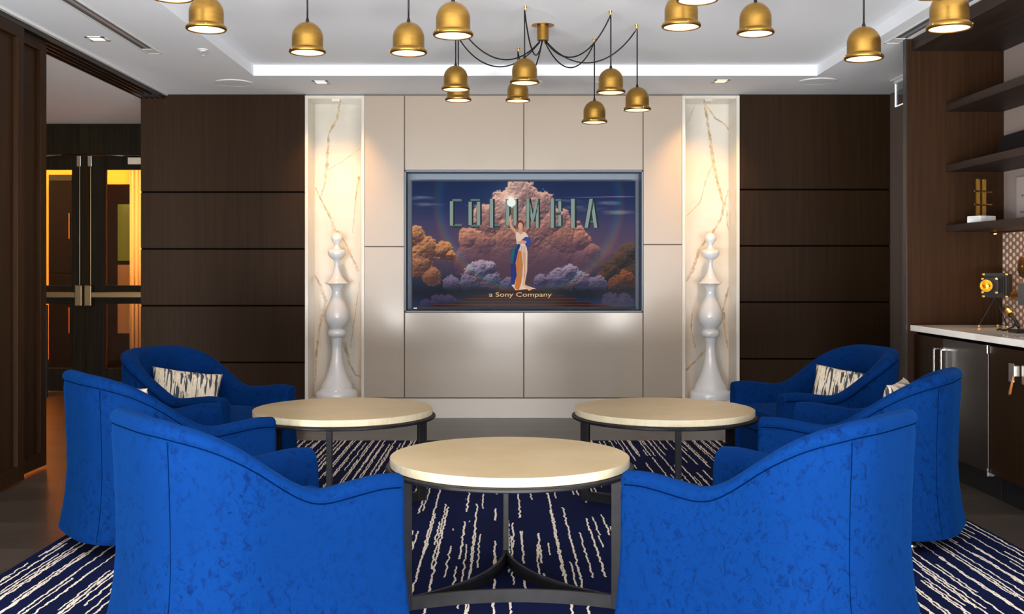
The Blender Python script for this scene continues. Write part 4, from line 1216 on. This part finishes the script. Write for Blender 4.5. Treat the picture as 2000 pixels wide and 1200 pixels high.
def chair_section(zt, backness):
    # (outward offset, z)
    lean = 0.022 * backness
    H = zt - 0.045
    z0 = 0.065
    def off(z):
        t_ = (z - z0) / 0.30
        fl_ = 0.038 * max(0, 1 - t_) ** 2
        top = lean * max(0, (z - 0.35) / 0.45) ** 1.6
        return fl_ + top - 0.002
    pts = [(-0.03, z0), (off(z0) - 0.006, z0)]
    for q in (0.012, 0.06, 0.14, 0.25, 0.40, 0.6, 0.8, 0.95):
        z = z0 + (H - z0) * q; pts.append((off(z), z))
    o = off(zt)
    pts += [(off(H) - 0.006, H), (off(H) - 0.003, H + 0.005), (o + 0.000, zt - 0.030), (o - 0.004, zt - 0.013), (o - 0.016, zt - 0.003), (o - 0.035, zt + 0.002), (o - 0.060, zt - 0.003),
            (o - 0.083, zt - 0.016), (o - 0.094, zt - 0.035), (o - 0.098 - 0.004, zt - 0.055)]
    zi = 0.40
    pts += [(-0.108 + lean * 0.3, zi + (zt - 0.055 - zi) * 0.5), (-0.112, zi), (-0.112, 0.10), (-0.10, z0)]
    return pts
def make_chair():
    d = thing('armchair', '', 'armchair')
    path = u_path()
    vs = []; nsec = None
    rings = []
    def ring(p, n_, zt, bk, inset=0.0, fwd=0.0):
        sec = chair_section(zt, bk)
        if inset:
            cx = sum(s_[0] for s_ in sec) / len(sec); cz = sum(s_[1] for s_ in sec) / len(sec)
            sec = [(a + (inset if a < -0.055 else -inset), b_ + (inset if b_ < 0.3 else -inset)) for a, b_ in sec]
        return [(p[0] + n_[0] * a, p[1] + n_[1] * a + fwd, b_) for a, b_ in sec]
    for p, n_ in path:
        bk = min(1, max(0, (0.15 - p[1]) / 0.5))
        rings.append(ring(p, n_, ztop(HD - p[1]), bk))
    p0, n0 = path[0]; p1, n1 = path[-1]
    zt0 = ztop(0)
    pre = [ring(p0, n0, zt0, 0, 0.012, 0.018), ring(p0, n0, zt0, 0, 0.003, 0.013)]
    post = [ring(p1, n1, zt0, 0, 0.003, 0.013), ring(p1, n1, zt0, 0, 0.012, 0.018)]
    rings = pre + rings + post
    ns = len(rings[0]); mb = MB()
    for r_ in rings: vs += r_
    fs = []
    for i in range(len(rings) - 1):
        for k in range(ns):
            k2 = (k + 1) % ns
            fs.append((i * ns + k, i * ns + k2, (i + 1) * ns + k2, (i + 1) * ns + k))
    fs.append(tuple(range(ns - 1, -1, -1))); fs.append(tuple((len(rings) - 1) * ns + k for k in range(ns)))
    mb.add(vs, fs); mb.build('back_and_arms', M['velvet'], d, smooth=True, autosm=55)
    # vertical seams where back meets sides
    for sgn in (-1, 1):
        a = math.radians(56)
        pts = []
        for k in range(24):
            zt = ztop(HD - (-HD + CR - CR * math.sin(a)))
            z = 0.075 + (zt - 0.05 - 0.075) * k / 23
            bk = min(1, max(0, (0.15 - (-HD + CR - CR * math.sin(a))) / 0.5))
            fl_ = 0.038 * max(0, 1 - (z - 0.065) / 0.30) ** 2 + 0.022 * bk * max(0, (z - 0.35) / 0.45) ** 1.6 - 0.0012
            R2 = CR + fl_
            pts.append((sgn * (HW - CR + R2 * math.cos(a)), -HD + CR - R2 * math.sin(a), z))
        MB().tube(pts, 0.0012, 6).build('seam', M['velvet_seam'], d)
    # seam below the rolled rim, all the way round
    pts = []
    for p, n_ in path:
        bk = min(1, max(0, (0.15 - p[1]) / 0.5)); zt = ztop(HD - p[1]); H = zt - 0.044
        o_ = 0.022 * bk * max(0, (H - 0.35) / 0.45) ** 1.6 - 0.0068
        pts.append((p[0] + n_[0] * o_, p[1] + n_[1] * o_, H + 0.001))
    MB().tube(pts, 0.0024, 6).build('seam', M['velvet_seam'], d, smooth=True)
    # seat
    sm = MB(); nx, ny = 16, 18
    W2, Y0, Y1 = HW - 0.105, -HD + 0.10, HD + 0.004
    def grid(zf, z_side):
        vs = []
        for j_ in range(ny + 1):
            for i_ in range(nx + 1):
                u = -1 + 2 * i_ / nx; v = -1 + 2 * j_ / ny
                yy = Y0 + (Y1 - Y0) * (v + 1) / 2
                # clip to the rounded back
                w2 = W2
                yb = Y0 + 0.20
                if yy < yb: w2 = W2 - 0.20 + math.sqrt(max(0, 0.20 ** 2 - (yb - yy) ** 2))
                edge = max(abs(u), abs(v)) ** 10
                zz = zf + 0.012 * (1 - u * u) * (1 - v * v) - (0.022 if z_side else 0) * edge
                vs.append((u * w2, yy, zz))
        return vs
    top = grid(0.432, True); bot = grid(0.300, False)
    n_ = (nx + 1) * (ny + 1); fs = []
    for j_ in range(ny):
        for i_ in range(nx):
            q = j_ * (nx + 1) + i_
            fs.append((q, q + 1, q + nx + 2, q + nx + 1)); fs.append((n_ + q, n_ + q + nx + 1, n_ + q + nx + 2, n_ + q + 1))
    for i_ in range(nx):
        fs.append((i_ + 1, i_, n_ + i_, n_ + i_ + 1)); q = ny * (nx + 1) + i_; fs.append((q, q + 1, n_ + q + 1, n_ + q))
    for j_ in range(ny):
        q = j_ * (nx + 1); fs.append((q, q + nx + 1, n_ + q + nx + 1, n_ + q)); q += nx; fs.append((q + nx + 1, q, n_ + q, n_ + q + nx + 1))
    sm.add(top + bot, fs); sm.build('seat_cushion', M['velvet'], d, smooth=True, autosm=50, bevel=0.012)
    MB().box(-W2, W2, -HD + 0.14, HD - 0.004, 0.067, 0.296).build('seat_base', M['velvet'], d, bevel=0.01)
    for x_ in (-0.26, 0.26):
        for y_ in (-0.24, 0.31):
            MB().lathe([(0.003, 0), (0.014, 0.002), (0.024, 0.010), (0.028, 0.022), (0.026, 0.036), (0.016, 0.048), (0.008, 0.056), (0.008, 0.068)], x_, y_, 0, 24).build('caster', M['chrome'], d, smooth=True)
    return d
ch = make_chair()
def chair_pose(F, fwd_deg, side):
    # F: outer corner of the arm front nearest the camera; side: +1 that arm is the chair's right arm (chair faces right)
    t_ = math.radians(fwd_deg)
    f_ = Vector((math.cos(t_), math.sin(t_)))            # facing direction
    lat = Vector((-f_.y, f_.x)) * side                    # from the near arm to the far one
    c_ = Vector(F) + lat * HW - f_ * HD
    return c_, math.atan2(f_.y, f_.x) - PI / 2, f_
chairs = [
    ((-0.33, 3.55), 37, 1, 'nearest left royal blue velvet armchair, seen from behind its outer side'),
    ((0.406, 3.60), 139, -1, 'nearest right royal blue velvet armchair, seen from behind with vertical back seam'),
    ((-1.04, 4.91), 37, 1, 'middle blue velvet armchair of the left row, behind the nearest left one'),
    ((1.183, 4.91), 150, -1, 'middle blue velvet armchair of the right row, chrome caster showing beneath'),
    ((-1.50, 5.66), -23, 1, 'farthest left dark-lit blue velvet armchair, facing the tables with a striped pillow'),
    ((1.55, 5.84), 192, -1, 'farthest right dark-lit blue velvet armchair, facing the tables with a striped pillow')]
poses = []
for i, (Fp, dg_, side, lab) in enumerate(chairs):
    o = ch if i == 0 else copy_tree(ch)
    c_, rz, f_ = chair_pose(Fp, dg_, side)
    o.location = (c_.x, c_.y, 0.012); o.rotation_euler = (0, 0, rz)
    tag(o, lab, 'armchair', 'blue velvet armchairs around the coffee tables')
    poses.append((c_, rz, f_))

# ------------------------------------------------------------------ pillows
def make_pillow(W=0.40, H=0.25, T=0.12):
    nx, nz = 28, 20; vs = []
    for sgn in (-1, 1):
        for j_ in range(nz + 1):
            for i_ in range(nx + 1):
                u = -1 + 2 * i_ / nx; v = -1 + 2 * j_ / nz
                px_ = 1 - 0.07 * (1 - abs(v) ** 2.5) * abs(u) ** 2; pz_ = 1 - 0.10 * (1 - abs(u) ** 2.5) * abs(v) ** 2
                th = (max(0, 1 - abs(u) ** 3.2) * max(0, 1 - abs(v) ** 3.2)) ** 0.6
                wr_ = 0.004 * math.sin(9 * u + 4 * v) * (1 - th)
                vs.append((u * W / 2 * px_, sgn * (T / 2 * th) + wr_, H / 2 + v * H / 2 * pz_))
    n_ = (nx + 1) * (nz + 1); fs = []
    for j_ in range(nz):
        for i_ in range(nx):
            q = j_ * (nx + 1) + i_
            fs.append((q, q + 1, q + nx + 2, q + nx + 1)); fs.append((n_ + q + 1, n_ + q, n_ + q + nx + 1, n_ + q + nx + 2))
    mb = MB().add(vs, fs)
    o = mb.build('throw_pillow', M['pillow'], None, smooth=True)
    bm = bmesh.new(); bm.from_mesh(o.data)
    bmesh.ops.remove_doubles(bm, verts=bm.verts, dist=0.0004)
    bmesh.ops.recalc_face_normals(bm, faces=bm.faces)
    bm.to_mesh(o.data); bm.free()
    return o
plw = make_pillow()
ps = [((-1.81, 6.12, 0.435), (math.radians(-26), math.radians(9), math.radians(22)), 'cream pillow with black brushstrokes in the farthest left armchair'),
      ((1.93, 6.07, 0.445), (math.radians(-26), math.radians(8), math.radians(-24)), 'cream pillow with black brushstrokes in the farthest right armchair'),
      ((-1.735, 4.90, 0.468), (math.radians(-12), 0, math.radians(-53)), 'cream brushstroke pillow peeking above the side of the middle left armchair'),
      ((1.865, 4.94, 0.482), (math.radians(-12), 0, math.radians(60)), 'cream brushstroke pillow peeking above the side of the middle right armchair')]
for i, (loc, rot, lab) in enumerate(ps):
    o = plw if i == 0 else plw.copy()
    if i: COL.objects.link(o)
    o.location = loc; o.rotation_euler = rot
    tag(o, lab, 'pillow', 'brushstroke print pillows')
